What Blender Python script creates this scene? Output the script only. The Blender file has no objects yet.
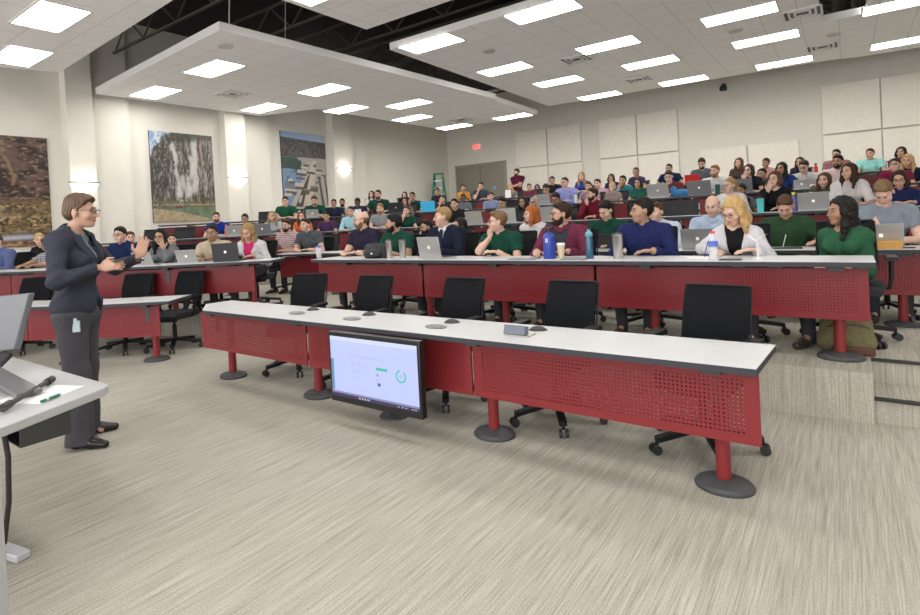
import bpy, math, random
import numpy as np
from mathutils import Vector, Matrix
random.seed(7); np.random.seed(7)
SC = bpy.context.scene
COL = SC.collection
# ------------------------------------------------------------ camera
F_PX = 543.7; CY = 224.6; PITCH = -.0128; ROLL = .0517; YAW = .619; EYE = 1.47
FW = np.array([-math.sin(YAW)*math.cos(PITCH), math.cos(YAW)*math.cos(PITCH), math.sin(PITCH)])
_rt = np.array([math.cos(YAW), math.sin(YAW), 0.]); _up = np.cross(_rt, FW)
RT = _rt*math.cos(ROLL)-_up*math.sin(ROLL); UP = _up*math.cos(ROLL)+_rt*math.sin(ROLL)
cd = bpy.data.cameras.new('camera'); cam = bpy.data.objects.new('camera', cd); COL.objects.link(cam)
cd.sensor_fit = 'HORIZONTAL'; cd.sensor_width = 36.; cd.lens = F_PX/920*36.; cd.shift_y = -(307.5-CY)/920
cd.clip_start = .05; cd.clip_end = 100
cam.matrix_world = Matrix(((RT[0], UP[0], -FW[0], 0), (RT[1], UP[1], -FW[1], 0), (RT[2], UP[2], -FW[2], EYE), (0, 0, 0, 1)))
SC.camera = cam
# ------------------------------------------------------------ world and exposure
w = bpy.data.worlds.new('world'); SC.world = w; w.use_nodes = True
w.node_tree.nodes['Background'].inputs[0].default_value = (1, .98, .97, 1)
w.node_tree.nodes['Background'].inputs[1].default_value = 1.45  # added soft white fill, let in where the hall front has no wall
SC.view_settings.view_transform = 'Standard'; SC.view_settings.look = 'None'
SC.view_settings.exposure = 1.15; SC.view_settings.gamma = 1.0; SC.view_settings.use_curve_mapping = False
SC.cycles.use_denoising = True; SC.cycles.max_bounces = 6; SC.cycles.diffuse_bounces = 3; SC.cycles.transparent_max_bounces = 8
SC.cycles.sample_clamp_indirect = 6
LAMP = 6.6      # brightness of the ceiling troffers

# ------------------------------------------------------------ pixel -> world point on a real plane
def ray(x, y): return FW*F_PX+RT*(x-460)-UP*(y-CY)
def bp(x, y, ax, v):
    d = ray(x, y); o = np.array([0, 0, EYE]); return o+d*(v-o[ax])/d[ax]
def bx(x, y, v): return bp(x, y, 0, v)
def by(x, y, v): return bp(x, y, 1, v)
def bz(x, y, v): return bp(x, y, 2, v)
# ------------------------------------------------------------ materials
MATS = {}
def nd(nt, t, **k):
    n = nt.nodes.new(t)
    for a, b in k.items(): setattr(n, a, b)
    return n
def mat(name, c=(.5, .5, .5), rough=.6, metal=0., noise=0., nscale=(60, 60, 60), bump=0., emis=None, estr=0., sub=0., spec=.5, alpha=1., trans=0., coat=0.):
    if name in MATS: return MATS[name]
    m = bpy.data.materials.new(name); m.use_nodes = True; nt = m.node_tree
    b = nt.nodes['Principled BSDF']
    b.inputs['Base Color'].default_value = (*c, 1); b.inputs['Roughness'].default_value = rough; b.inputs['Metallic'].default_value = metal
    b.inputs['Specular IOR Level'].default_value = spec
    if sub: b.inputs['Subsurface Weight'].default_value = sub; b.inputs['Subsurface Radius'].default_value = (.01, .004, .002)
    if trans: b.inputs['Transmission Weight'].default_value = trans
    if coat: b.inputs['Coat Weight'].default_value = coat
    if alpha < 1: b.inputs['Alpha'].default_value = alpha
    if emis: b.inputs['Emission Color'].default_value = (*emis, 1); b.inputs['Emission Strength'].default_value = estr
    if noise or bump:
        tc = nd(nt, 'ShaderNodeTexCoord'); mp = nd(nt, 'ShaderNodeMapping'); mp.inputs['Scale'].default_value = nscale
        no = nd(nt, 'ShaderNodeTexNoise'); no.inputs['Scale'].default_value = 1.; no.inputs['Detail'].default_value = 3
        nt.links.new(tc.outputs['Object'], mp.inputs[0]); nt.links.new(mp.outputs[0], no.inputs['Vector'])
        if noise:
            rmp = nd(nt, 'ShaderNodeMapRange'); rmp.inputs[1].default_value = .3; rmp.inputs[2].default_value = .7
            rmp.inputs[3].default_value = 1-noise; rmp.inputs[4].default_value = 1+noise
            nt.links.new(no.outputs['Fac'], rmp.inputs[0])
            mx = nd(nt, 'ShaderNodeVectorMath', operation='SCALE'); mx.inputs[0].default_value = c
            nt.links.new(rmp.outputs[0], mx.inputs['Scale']); nt.links.new(mx.outputs[0], b.inputs['Base Color'])
        if bump:
            bu = nd(nt, 'ShaderNodeBump'); bu.inputs['Strength'].default_value = bump; bu.inputs['Distance'].default_value = .01
            nt.links.new(no.outputs['Fac'], bu.inputs['Height']); nt.links.new(bu.outputs[0], b.inputs['Normal'])
    MATS[name] = m; return m
def M1(nt, op, a, b=None):
    n = nd(nt, 'ShaderNodeMath', operation=op)
    for i, v in enumerate((a, b)):
        if v is None: continue
        if isinstance(v, (int, float)): n.inputs[i].default_value = v
        else: nt.links.new(v, n.inputs[i])
    return n.outputs[0]
def perf_mat(name, c, tr=1.):
    m = mat(name, c, .42, spec=.4); nt = m.node_tree; b = nt.nodes['Principled BSDF']
    tc = nd(nt, 'ShaderNodeTexCoord'); sx = nd(nt, 'ShaderNodeSeparateXYZ'); nt.links.new(tc.outputs['Object'], sx.inputs[0])
    g = nd(nt, 'ShaderNodeSeparateXYZ'); nt.links.new(tc.outputs['Generated'], g.inputs[0])
    S = .0215
    def cell(o):
        f = M1(nt, 'FRACT', M1(nt, 'DIVIDE', o, S)); f = M1(nt, 'SUBTRACT', f, .5); return M1(nt, 'POWER', M1(nt, 'ABSOLUTE', f), 2.)
    d = M1(nt, 'ADD', cell(sx.outputs[0]), cell(sx.outputs[2]))
    hole = M1(nt, 'LESS_THAN', d, .058)
    def ins(o, e): return M1(nt, 'LESS_THAN', M1(nt, 'ABSOLUTE', M1(nt, 'SUBTRACT', o, .5)), e)
    hole = M1(nt, 'MULTIPLY', hole, M1(nt, 'MULTIPLY', ins(g.outputs[0], .465), ins(g.outputs[2], .38)))
    nt.links.new(M1(nt, 'SUBTRACT', 1., M1(nt, 'MULTIPLY', hole, tr)), b.inputs['Alpha'])
    return m
def grid_mat(name, c, line, s, wd, axes=(0, 1), noise=.04):
    """flat tiles with thin joints every s metres"""
    m = mat(name, c, .8, spec=.2); nt = m.node_tree; b = nt.nodes['Principled BSDF']
    tc = nd(nt, 'ShaderNodeTexCoord'); sx = nd(nt, 'ShaderNodeSeparateXYZ'); nt.links.new(tc.outputs['Object'], sx.inputs[0])
    def ln(o):
        f = M1(nt, 'FRACT', M1(nt, 'DIVIDE', o, s)); return M1(nt, 'GREATER_THAN', M1(nt, 'ABSOLUTE', M1(nt, 'SUBTRACT', f, .5)), .5-wd/s/2)
    l = M1(nt, 'MAXIMUM', ln(sx.outputs[axes[0]]), ln(sx.outputs[axes[1]]))
    no = nd(nt, 'ShaderNodeTexNoise'); no.inputs['Scale'].default_value = 45; no.inputs['Detail'].default_value = 4; nt.links.new(tc.outputs['Object'], no.inputs['Vector'])
    mr = nd(nt, 'ShaderNodeMapRange'); mr.inputs[3].default_value = 1-noise*3; mr.inputs[4].default_value = 1+noise*2; nt.links.new(no.outputs['Fac'], mr.inputs[0])
    sc = nd(nt, 'ShaderNodeVectorMath', operation='SCALE'); sc.inputs[0].default_value = c; nt.links.new(mr.outputs[0], sc.inputs['Scale'])
    mx = nd(nt, 'ShaderNodeMix', data_type='RGBA'); nt.links.new(l, mx.inputs[0]); nt.links.new(sc.outputs[0], mx.inputs[6]); mx.inputs[7].default_value = (*line, 1)
    nt.links.new(mx.outputs[2], b.inputs['Base Color']); return m
def carpet_mat():
    m = mat('carpet', (.5, .48, .42), .95, spec=.1); nt = m.node_tree; b = nt.nodes['Principled BSDF']
    tc = nd(nt, 'ShaderNodeTexCoord')
    def N(sc, det=2, rg=.6):
        mp = nd(nt, 'ShaderNodeMapping'); mp.inputs['Scale'].default_value = sc; nt.links.new(tc.outputs['Object'], mp.inputs[0])
        n = nd(nt, 'ShaderNodeTexNoise'); n.inputs['Scale'].default_value = 1; n.inputs['Detail'].default_value = det; n.inputs['Roughness'].default_value = rg
        nt.links.new(mp.outputs[0], n.inputs['Vector']); return n.outputs['Fac']
    a = N((165, 3.2, 3.2), 3); c = N((42, 1.1, 1.1), 2); g = N((170, 130, 130), 2)
    f = M1(nt, 'ADD', M1(nt, 'MULTIPLY', a, .50), M1(nt, 'ADD', M1(nt, 'MULTIPLY', c, .22), M1(nt, 'MULTIPLY', g, .36)))
    r = nd(nt, 'ShaderNodeValToRGB'); nt.links.new(f, r.inputs[0])
    e = r.color_ramp.elements; e[0].position = .34; e[0].color = (.225, .20, .165, 1); e[1].position = .64; e[1].color = (.505, .48, .415, 1)
    k = r.color_ramp.elements.new(.5); k.color = (.365, .342, .288, 1)
    nt.links.new(r.outputs[0], b.inputs['Base Color']); return m
def attr_mat(name, rough=.5, emit=0.):
    m = mat(name, (.5, .5, .5), rough); nt = m.node_tree; b = nt.nodes['Principled BSDF']
    a = nd(nt, 'ShaderNodeAttribute', attribute_name='Col')
    if emit:
        b.inputs['Base Color'].default_value = (.02, .02, .02, 1); nt.links.new(a.outputs['Color'], b.inputs['Emission Color']); b.inputs['Emission Strength'].default_value = emit
    else: nt.links.new(a.outputs['Color'], b.inputs['Base Color'])
    return m
# ------------------------------------------------------------ mesh building
class MB:
    def __init__(s): s.v = []; s.f = []; s.m = []
    def add(s, v, f, mi=0):
        o = len(s.v); s.v += [tuple(p) for p in v]; s.f += [tuple(i+o for i in q) for q in f]; s.m += [mi]*len(f); return s
    def box(s, c, d, rz=0, mi=0, mat=None):
        x, y, z = (k/2 for k in d); R = Matrix.Rotation(rz, 3, 'Z') if mat is None else mat
        v = [R @ Vector((a*x, b*y, e*z))+Vector(c) for a in (-1, 1) for b in (-1, 1) for e in (-1, 1)]
        return s.add(v, [(0, 1, 3, 2), (4, 6, 7, 5), (0, 4, 5, 1), (2, 3, 7, 6), (0, 2, 6, 4), (1, 5, 7, 3)], mi)
    def bar(s, a, b, w, h, mi=0):
        a = Vector(a); b = Vector(b); d = (b-a); L = d.length; q = d.to_track_quat('Z', 'Y').to_matrix()
        return s.box((a+b)/2, (w, h, L), mi=mi, mat=q)
    def tube(s, pts, r, n=8, mi=0, cap=True, closed=False):
        pts = [Vector(p) for p in pts]; N = len(pts); rs = r if isinstance(r, (list, tuple)) else [r]*N
        V = []; Fc = []; u = None
        for i, p in enumerate(pts):
            if closed: t = (pts[(i+1) % N]-pts[i-1])
            else: t = pts[min(i+1, N-1)]-pts[max(i-1, 0)]
            t.normalize()
            if u is None: u = t.orthogonal().normalized()
            else:
                u = u-t*u.dot(t); u.normalize()
            w_ = t.cross(u)
            for k in range(n):
                a = 2*math.pi*k/n; V.append(p+(u*math.cos(a)+w_*math.sin(a))*rs[i])
        R = N if closed else N-1
        for i in range(R):
            j = (i+1) % N
            for k in range(n): Fc.append((i*n+k, i*n+(k+1) % n, j*n+(k+1) % n, j*n+k))
        if cap and not closed: Fc += [tuple(range(n))[::-1], tuple(range((N-1)*n, N*n))]
        return s.add(V, Fc, mi)
    def lathe(s, prof, c=(0, 0, 0), n=20, mi=0, sx=1., sy=1., cap=True, rz=0):
        V = []; Fc = []; co, si = math.cos(rz), math.sin(rz)
        for r, z in prof:
            for k in range(n):
                a = 2*math.pi*k/n; x = r*sx*math.cos(a); y = r*sy*math.sin(a); V.append((c[0]+x*co-y*si, c[1]+x*si+y*co, c[2]+z))
        N = len(prof)
        for i in range(N-1):
            for k in range(n): Fc.append((i*n+k, i*n+(k+1) % n, (i+1)*n+(k+1) % n, (i+1)*n+k))
        if cap: Fc += [tuple(range(n))[::-1], tuple(range((N-1)*n, N*n))]
        return s.add(V, Fc, mi)
    def prism(s, poly, z0, z1, mt=0, ms=0):
        n = len(poly); z0 = z0 if isinstance(z0, (list, tuple)) else [z0]*n; z1 = z1 if isinstance(z1, (list, tuple)) else [z1]*n
        V = [(p[0], p[1], z) for p, z in zip(poly, z0)]+[(p[0], p[1], z) for p, z in zip(poly, z1)]
        s.add(V, [tuple(range(n))[::-1], tuple(range(n, 2*n))], mt)
        o = len(s.v)-2*n
        for i in range(n):
            j = (i+1) % n; s.f.append((o+i, o+j, o+n+j, o+n+i)); s.m.append(ms)
        return s
    def sphere(s, c, r, n=12, m=8, mi=0, R=None):
        r = r if isinstance(r, (tuple, list)) else (r, r, r)
        V = []; Fc = []
        for i in range(m+1):
            t = math.pi*i/m
            for k in range(n):
                a = 2*math.pi*k/n; p = Vector((r[0]*math.sin(t)*math.cos(a), r[1]*math.sin(t)*math.sin(a), r[2]*math.cos(t)))
                if R is not None: p = R @ p
                V.append(p+Vector(c))
        for i in range(m):
            for k in range(n): Fc.append((i*n+k, (i+1)*n+k, (i+1)*n+(k+1) % n, i*n+(k+1) % n))
        return s.add(V, Fc, mi)
    def mesh(s, name, mats, smooth=True, ang=.6):
        me = bpy.data.meshes.new(name); me.from_pydata([tuple(v) for v in s.v], [], s.f); me.update()
        for m in (mats if isinstance(mats, (list, tuple)) else [mats]): me.materials.append(m)
        me.polygons.foreach_set('material_index', s.m)
        if smooth:
            me.polygons.foreach_set('use_smooth', [True]*len(s.f)); me.set_sharp_from_angle(angle=ang)
        return me
    def build(s, name, mats, parent=None, bevel=0., **k):
        o = link(name, s.mesh(name, mats, **k), parent)
        if bevel:
            b = o.modifiers.new('bevel', 'BEVEL'); b.width = bevel; b.segments = 2; b.limit_method = 'ANGLE'; b.angle_limit = .6
        return o
def link(name, me, parent=None, loc=None, rz=None, mw=None):
    o = bpy.data.objects.new(name, me); COL.objects.link(o)
    if parent is not None: o.parent = parent
    if loc is not None: o.location = loc
    if rz is not None: o.rotation_euler = (0, 0, rz)
    if mw is not None: o.matrix_local = mw
    return o
def tag(o, label, cat, group=None, kind=None):
    o['label'] = label; o['category'] = cat
    if group: o['group'] = group
    if kind: o['kind'] = kind
    return o
def struct(o): o['kind'] = 'structure'; return o
def thing(name, label, cat, loc=(0, 0, 0), rz=0, group=None):
    return tag(link(name, None, loc=loc, rz=rz), label, cat, group)
KIDS = {}
def copy_tree(o, parent=None, loc=None, rz=None, mats=None):
    c = o.copy(); COL.objects.link(c); c.parent = parent
    if loc is not None: c.location = loc
    if rz is not None: c.rotation_euler = (0, 0, rz)
    for ch in o.children: copy_tree(ch, c)
    return c
def grid_image(name, W, Hh, nu, nv, fn, m):
    """flat picture in local x (0..W), z (0..H), face colours from fn(u,v)->rgb arrays"""
    u = (np.arange(nu)+.5)/nu; v = (np.arange(nv)+.5)/nv; U, V_ = np.meshgrid(u, v)
    C = np.clip(fn(U, V_), 0, 1)
    X, Z = np.meshgrid(np.linspace(0, W, nu+1), np.linspace(0, Hh, nv+1))
    vs = np.stack([X.ravel(), np.zeros(X.size), Z.ravel()], 1)
    i = (np.arange(nv)[:, None]*(nu+1)+np.arange(nu)[None]).ravel()
    fs = np.stack([i, i+1, i+nu+2, i+nu+1], 1)
    me = bpy.data.meshes.new(name); me.from_pydata(vs.tolist(), [], fs.tolist())
    a = me.color_attributes.new('Col', 'FLOAT_COLOR', 'CORNER')
    cc = np.concatenate([C.reshape(-1, 3), np.ones((nu*nv, 1))], 1); cc = np.repeat(cc, 4, 0).astype(np.float32)
    a.data.foreach_set('color', cc.ravel()); me.materials.append(m); return me
def vnoise(U, V, s, seed=0, octs=4):
    out = 0; amp = 1; tot = 0
    for o in range(octs):
        rs = np.random.RandomState(seed+o*13); G = rs.rand(64, 64); x = U*s; y = V*s
        xi = np.floor(x).astype(int); yi = np.floor(y).astype(int); fx = x-xi; fy = y-yi; fx = fx*fx*(3-2*fx); fy = fy*fy*(3-2*fy)
        g = lambda a, b: G[a % 64, b % 64]
        out = out+amp*((g(xi, yi)*(1-fx)+g(xi+1, yi)*fx)*(1-fy)+(g(xi, yi+1)*(1-fx)+g(xi+1, yi+1)*fx)*fy)
        tot += amp; amp *= .55; s = s*2.1
    return out/tot
# ------------------------------------------------------------ room shell
m_wall = mat('wall_paint', (.76, .73, .66), .85, noise=.015, nscale=(3, 3, 3), spec=.2)
m_carpet = carpet_mat()
m_tile = grid_mat('ceiling_tile', (.90, .895, .885), (.62, .615, .61), .61, .011)
m_trimw = mat('cloud_trim', (.80, .79, .78), .5)
m_deck = mat('roof_deck', (.035, .032, .03), .9)
m_steel = mat('joist_steel', (.10, .085, .07), .6)
m_lamp = mat('troffer_glow', (.9, .9, .9), .5, emis=(1, .985, .95), estr=LAMP)
m_black = mat('black_plastic', (.02, .02, .022), .45)
m_dark = mat('charcoal', (.045, .045, .05), .5)
m_white = mat('white_plastic', (.75, .75, .75), .4)
XL, XR, YB, ZT = -14., 8., 19., 6.6
TIER = (0., .33, .61, .94, 1.26)
def wall(name, a, b, z0=-.1, z1=ZT, t=.2):
    d = (Vector(b)-Vector(a)); n = Vector((-d.y, d.x)).normalized()*t
    mb = MB(); mb.prism([a, b, (b[0]+n.x, b[1]+n.y), (a[0]+n.x, a[1]+n.y)], z0, z1); return struct(mb.build(name, m_wall, smooth=False))
wall('wall_back', (XR, YB), (XL, YB), t=-.2)
wall('wall_left', (XL, YB+.2), (XL, -6), t=-.2)
wall('wall_right', (XR, -6), (XR, YB+.2), t=-.2)
PIL = []
for k_, (p0, p1, p2, py_) in enumerate(((71, 97.5, 133, 188), (228, 248, 272, 182), (335, 353, 366, 172))):
    y0 = bx(p0, py_, XL+.3)[1]; y1 = bx(p1, py_, XL+.3)[1]; y2 = bx(p2, py_, XL+.1)[1]; PIL.append(((y0+y1)/2, bx((p0+p1)/2, py_, XL+.3)[2]))
    mb = MB(); mb.box((XL+.15, (y0+y1)/2, (ZT-.1)/2), (.3, y1-y0, ZT+.1)); mb.box((XL+.05, (y1+y2)/2, (ZT-.1)/2), (.1, y2-y1, ZT+.1))
    struct(mb.build('trim_%d' % (k_+1), m_wall, smooth=False))
mb = MB(); mb.box(((XL+XR)/2, 6.5, ZT+.05), (XR-XL+.4, 25.4, .1)); struct(mb.build('ceiling', m_deck, smooth=False))
# floor and tiers (risers follow the bent rows)
def band(name, front, z0, z1, back=YB):
    """a raised floor: polygon from the riser line to the back wall"""
    poly = list(front)+[(XR, back), (XL, back)]
    mb = MB(); mb.prism(poly, z0, z1); return struct(mb.build(name, m_carpet, smooth=False))
mb = MB(); mb.box(((XL+XR)/2, 6.5, -.06), (XR-XL, 25, .12)); struct(mb.build('floor', m_carpet, smooth=False))
RIS1 = [(XL, .4), (-10.2, 2.35), (-8., 3.82), (-7.45, 4.04), (-6.7, 4.35), (.1, 4.35)]
mb = MB(); mb.prism(RIS1+[(.1, 5.2), (XL, 5.2)], 0, TIER[1]-.001)
mb.prism([(.1, 4.76), (XR, 4.76), (XR, 5.2), (.1, 5.2)], 0, TIER[1])
mb.prism([(XL, 5.2), (XR, 5.2), (XR, 6.0), (XL, 6.0)], 0, [TIER[1], TIER[1], .29, .29])
mb.prism([(XL, 6.), (XR, 6.), (XR, YB), (XL, YB)], 0, .29)
mb.prism([(.1, 4.39), (XR, 4.39), (XR, 4.76), (.1, 4.76)], 0, .165)
struct(mb.build('floor_tier', m_carpet, smooth=False))
mb = MB()
for y, z in ((4.38, .165), (4.75, .33)): mb.box((2.6, y+.012, z-.008), (5.0, .036, .018))
struct(mb.build('trim_4', m_black, smooth=False)); 
R4L = [(-13.4, 3.9), (-12.6, 4.7), (-11.35, 6.0), (-9.55, 7.55), (-7.5, 8.55), (2.6, 8.6)]
R5L = [(-13.2, 6.3), (-12.2, 7.4), (-10.2, 9.2), (-8.4, 10.2), (-6.5, 11.0), (2.6, 11.05)]
R6L = [(-13.3, 9.7), (-12.4, 10.8), (-10.7, 12.6), (-8.9, 13.7), (2.6, 13.7)]
def off(pl, d):
    """offset a left-to-right polyline by d towards the back"""
    out = []
    for i, p in enumerate(pl):
        ns = []
        for j in (i-1, i):
            if 0 <= j < len(pl)-1:
                e = Vector(pl[j+1])-Vector(pl[j]); ns.append(Vector((-e.y, e.x)).normalized())
        n = sum(ns, Vector((0, 0))).normalized(); c = n.dot(ns[0]); q = Vector(p)+n*(d/c); out.append((q.x, q.y))
    return out
for k, pl in ((2, R4L), (3, R5L), (4, R6L)):
    fr = off(pl, -.35); fr = [(XL, fr[0][1]-.6)]+fr+[(XR, fr[-1][1])]
    band('floor_tier', fr, .2, TIER[k])
# ---- hanging ceiling clouds
def cloud(name, poly, z, holes=()):
    mb = MB()
    mb.prism(poly, z, z+.14, 0, 1)
    o = mb.build(name, [m_tile, m_trimw], smooth=False); struct(o); return o
cloud('ceiling_cloud', [(-8.1, 5.0), (-7.75, 12.9), (-7.9, 13.1), (-8.05, 15.95), (-11.8, 15.95), (-11.85, 10.1), (-13.6, 9.5), (-13.7, 5.35)], 4.68)
cloud('ceiling_cloud', [(-7.4, 1.2), (-7.45, 3.95), (-12.3, 4.2), (-12.7, 3.2), (-12.7, 1.2)], 4.68)
cloud('ceiling_cloud', [(-6.95, -4), (2.5, -4), (7, 0), (7, 7.12), (-6.95, 7.16)], 4.95)
# main cloud with an open bay over the back rows
hx0, hx1, hy0, hy1 = -.28, .42, 11.2, 13.05
for poly in ([(-7.45, 8.32), (hx0, 8.3), (hx0, 16.7), (-7.8, 16.25)], [(hx1, 8.3), (7.6, 8.3), (7.6, 17.4), (hx1, 16.95)],
             [(hx0, 8.3), (hx1, 8.3), (hx1, hy0), (hx0, hy0)], [(hx0, hy1), (hx1, hy1), (hx1, 16.95), (hx0, 16.7)]):
    cloud('ceiling_cloud', poly, 4.95)
# ---- troffer lights
def troffer(x, y, z, label):
    t = thing('ceiling_light', label, 'ceiling light', (x, y, z), group='recessed ceiling light panels')
    mb = MB()
    for sx, sy, lx, ly in ((0, .31, 1.26, .03), (0, -.31, 1.26, .03), (.62, 0, .03, .62), (-.62, 0, .03, .62)): mb.box((sx, sy, -.006), (lx, ly, .014))
    mb.build('frame', m_trimw, t, smooth=False)
    d = MB(); d.box((0, 0, -.004), (1.2, .6, .006)); d.build('diffuser', m_lamp, t, smooth=False)
ROWN = {8.6: 'front line of the big ceiling', 11.32: 'second line of the big ceiling', 13.42: 'third line of the big ceiling', 16.05: 'rear line of the big ceiling'}
for y, xs in ((8.6, (-6.6, -4.15, 1.5)), (11.32, (-6.52, -4.0, -1.5)), (13.42, (-6.12, -3.72, -1.3)), (16.05, (-6.0, -3.58, -1.17))):
    for i, x in enumerate(xs):
        if (y, x) == (8.6, 1.5): continue
        troffer(x, y, 4.95, 'bright rectangular ceiling light, %s in the %s' % (('first from left', 'second from left', 'third from left')[i], ROWN[y]))
troffer(.98, 12.9, 4.95, 'bright ceiling light beside the open dark ceiling bay, upper right corner')
troffer(1.2, 16.1, 4.95, 'bright ceiling light at the rear right edge below the dark ceiling bay')
for x, y, l in ((-10.15, 6.1, 'ceiling light nearest the front corner of the lower left cloud'), (-10.05, 8.8, 'ceiling light right of centre on the lower left cloud, second line'),
                (-12.75, 6.2, 'ceiling light on the left edge of the lower left cloud, above the cliff picture'), (-12.62, 8.95, 'ceiling light at the notch edge of the lower left cloud'),
                (-9.75, 11.55, 'ceiling light in the third line of the left cloud, right one'), (-11.35, 10.7, 'ceiling light just past the notch of the left cloud'),
                (-11.05, 13.2, 'ceiling light in the fourth line of the left cloud'), (-11.15, 15.6, 'ceiling light at the far left corner of the left cloud'),
                (-8.8, 15.6, 'ceiling light at the far right corner of the left cloud'), (-9.3, 3.1, 'ceiling light in the top left corner cloud, right one'),
                (-11.65, 3.4, 'ceiling light in the top left corner cloud, at the picture edge')): troffer(x, y, 4.68, l)
troffer(-6.2, 5.5, 4.95, 'ceiling light cut by the top edge on the central front cloud')
for i, (x, y) in enumerate(((-3, 5.4), (0.2, 5.4), (-3, 2.6), (.2, 2.6), (-6.2, 2.6), (-3, -.2), (.2, -.2), (3.4, 5.4), (3.6, 2.6), (4.2, 9.5), (4.2, 12.9), (4.2, 16.1), (-3, -2.6), (0.2, -2.6))):
    troffer(x, y, 4.95, 'ceiling light out of view over the hall front, %s in the %s line' % (('leftmost', 'left middle', 'right middle', 'rightmost')[(x > -5)+(x > -2)+(x > 2)], 'foremost second third fourth fifth sixth seventh'.split()[sum(q < y-.5 for q in (-2.6, -.2, 2.6, 5.4, 9.5, 12.9))]))
# vents, speakers
m_vent = mat('vent_metal', (.52, .51, .50), .5)
def vent(x, y, z, label):
    t = thing('air_vent', label, 'vent', (x, y, z), group='square ceiling air vents')
    mb = MB()
    for a in (.30, .21, .12):
        for sx, sy, lx, ly in ((0, a, 2*a, .035), (0, -a, 2*a, .035), (a, 0, .035, 2*a), (-a, 0, .035, 2*a)): mb.box((sx, sy, -.008-.03*(a-.1)), (lx, ly, .02))
    mb.build('louvre', m_trimw, t, smooth=False)
    d = MB(); d.box((0, 0, -.004), (.58, .58, .006)); d.build('duct_opening', m_black, t, smooth=False)
for x, y, z, l in ((-.55, 12.1, 4.95, 'air vent left of the open ceiling bay'), (-.33, 15.1, 4.95, 'air vent in front of the rear right lights'), (-4.9, 11.8, 4.95, 'air vent between the second and third light lines'),
                (-4.45, 14.9, 4.95, 'small-looking air vent near the rear of the big ceiling'), (-11.75, 7.5, 4.68, 'dark air vent on the left cloud between four lights'), (-10.2, 14.7, 4.68, 'air vent at the far end of the left cloud')): vent(x, y, z, l)
for x, y, z, l in ((-6.03, 9.85, 4.95, 'round speaker grille in the big ceiling near its left edge'), (-1.7, 12.3, 4.95, 'round speaker grille beside the front ceiling vent'), (-8.75, 5.5, 4.68, 'round white speaker grille at the near tip of the left cloud'), (-.1, 14.2, 4.95, 'small ceiling sensor below the open bay')):
    mb = MB(); mb.lathe([(.13, 0), (.13, -.015), (.10, -.02), (.09, -.012), (.001, -.012)], n=20); o = mb.build('ceiling_speaker', m_vent); o.location = (x, y, z); tag(o, l, 'ceiling speaker')
# dark joists and ducts over the clouds
for i, y in enumerate(np.arange(.6, 18, 1.75)):
    mb = MB()
    for z in (5.75, 6.35): mb.bar((XL+.1, y, z), (XR-.1, y, z), .05, .05)
    x = XL+.2; up = True
    while x < XR-1:
        mb.bar((x, y, 5.75 if up else 6.35), (x+.7, y, 6.35 if up else 5.75), .03, .03); x += .7; up = not up
    struct(mb.build('ceiling_joist', m_steel, smooth=False))
mb = MB(); mb.tube([(.1, 8.3, 5.6), (.1, 15, 5.6)], .22, 16); o = mb.build('air_duct', mat('duct', (.45, .42, .35), .5, .3)); tag(o, 'round pale duct seen through the open ceiling bay', 'duct')
for i, (x, y, z) in enumerate(((-8.3, 5.3, 4.8), (-8.15, 6.3, 4.8))):
    mb = MB(); mb.tube([(x, y, z), (x+.03, y+.02, z+.6), (x-.02, y+.1, z+1.6)], .012 if i == 0 else .006, 6)
    tag(mb.build('hanger_cable', mat('cable_white', (.5, .5, .5), .5)), ('pale hanging cable at the near tip of the left cloud', 'thin hanger wire just behind the pale hanging cable')[i], 'cable')
# ---- acoustic panels on the back wall
m_ac = mat('acoustic_fabric', (.86, .81, .73), .9, noise=.03, nscale=(8, 8, 8), spec=.1)
cols = [(-10.58, 'left pair'), (-9.19, 'left pair'), (-7.16, 'middle pair'), (-5.80, 'middle pair'), (-.49, 'right pair'), (.87, 'right pair')]
for i, (x, n) in enumerate(cols):
    for z0, z1, w_ in ((3.32, 4.70, 'upper'), (1.9, 3.27, 'lower')):
        mb = MB(); mb.box((x+.665, YB-.05, (z0+z1)/2), (1.33, .05, z1-z0)); o = mb.build('acoustic_panel', m_ac, bevel=.006, smooth=False)
        tag(o, '%s cream acoustic wall panel, %s column of the %s' % (w_, 'left' if i % 2 == 0 else 'right', n), 'wall panel', 'cream acoustic wall panels')
for i, x in enumerate((-3.80, -2.42)):
    mb = MB(); mb.box((x+.665, YB-.05, 2.57), (1.33, .05, 1.36)); o = mb.build('acoustic_panel', m_ac, bevel=.006, smooth=False)
    tag(o, 'lower cream wall panel with nothing above it, %s of the single low pair' % ('left', 'right')[i], 'wall panel', 'cream acoustic wall panels')
# ---- door
m_door = mat('door_paint', (.27, .25, .205), .6); m_frame = mat('door_frame_paint', (.33, .31, .26), .5)
d = thing('door_1', 'grey-olive double door in the back wall', 'door', (-13.55, YB, TIER[4])); d['kind'] = 'structure'
Wd, Hd = 2.42, 2.38
mb = MB()
for c, s_ in (((0, -.03, Hd/2), (.07, .10, Hd)), ((Wd, -.03, Hd/2), (.07, .10, Hd)), ((Wd/2, -.03, Hd), (Wd+.07, .10, .07))): mb.box(c, s_)
mb.build('door_frame', m_frame, d, smooth=False)
for k in range(2):
    mb = MB(); mb.box((.035+(Wd-.07)*(.25+.5*k)+0, -.012, Hd/2-.02), (Wd/2-.05, .04, Hd-.05)); lf = mb.build('door_leaf', m_door, d, smooth=False)
    h = MB(); h.bar((.15+k*Wd/2, -.09, .95), (Wd/2-.15+k*Wd/2, -.09, .95), .04, .05); h.bar((.2+k*Wd/2, -.03, .95), (.2+k*Wd/2, -.09, .95), .05, .03); h.bar((Wd/2-.2+k*Wd/2, -.03, .95), (Wd/2-.2+k*Wd/2, -.09, .95), .05, .03); h.build('push_bar', m_dark, lf)
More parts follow.
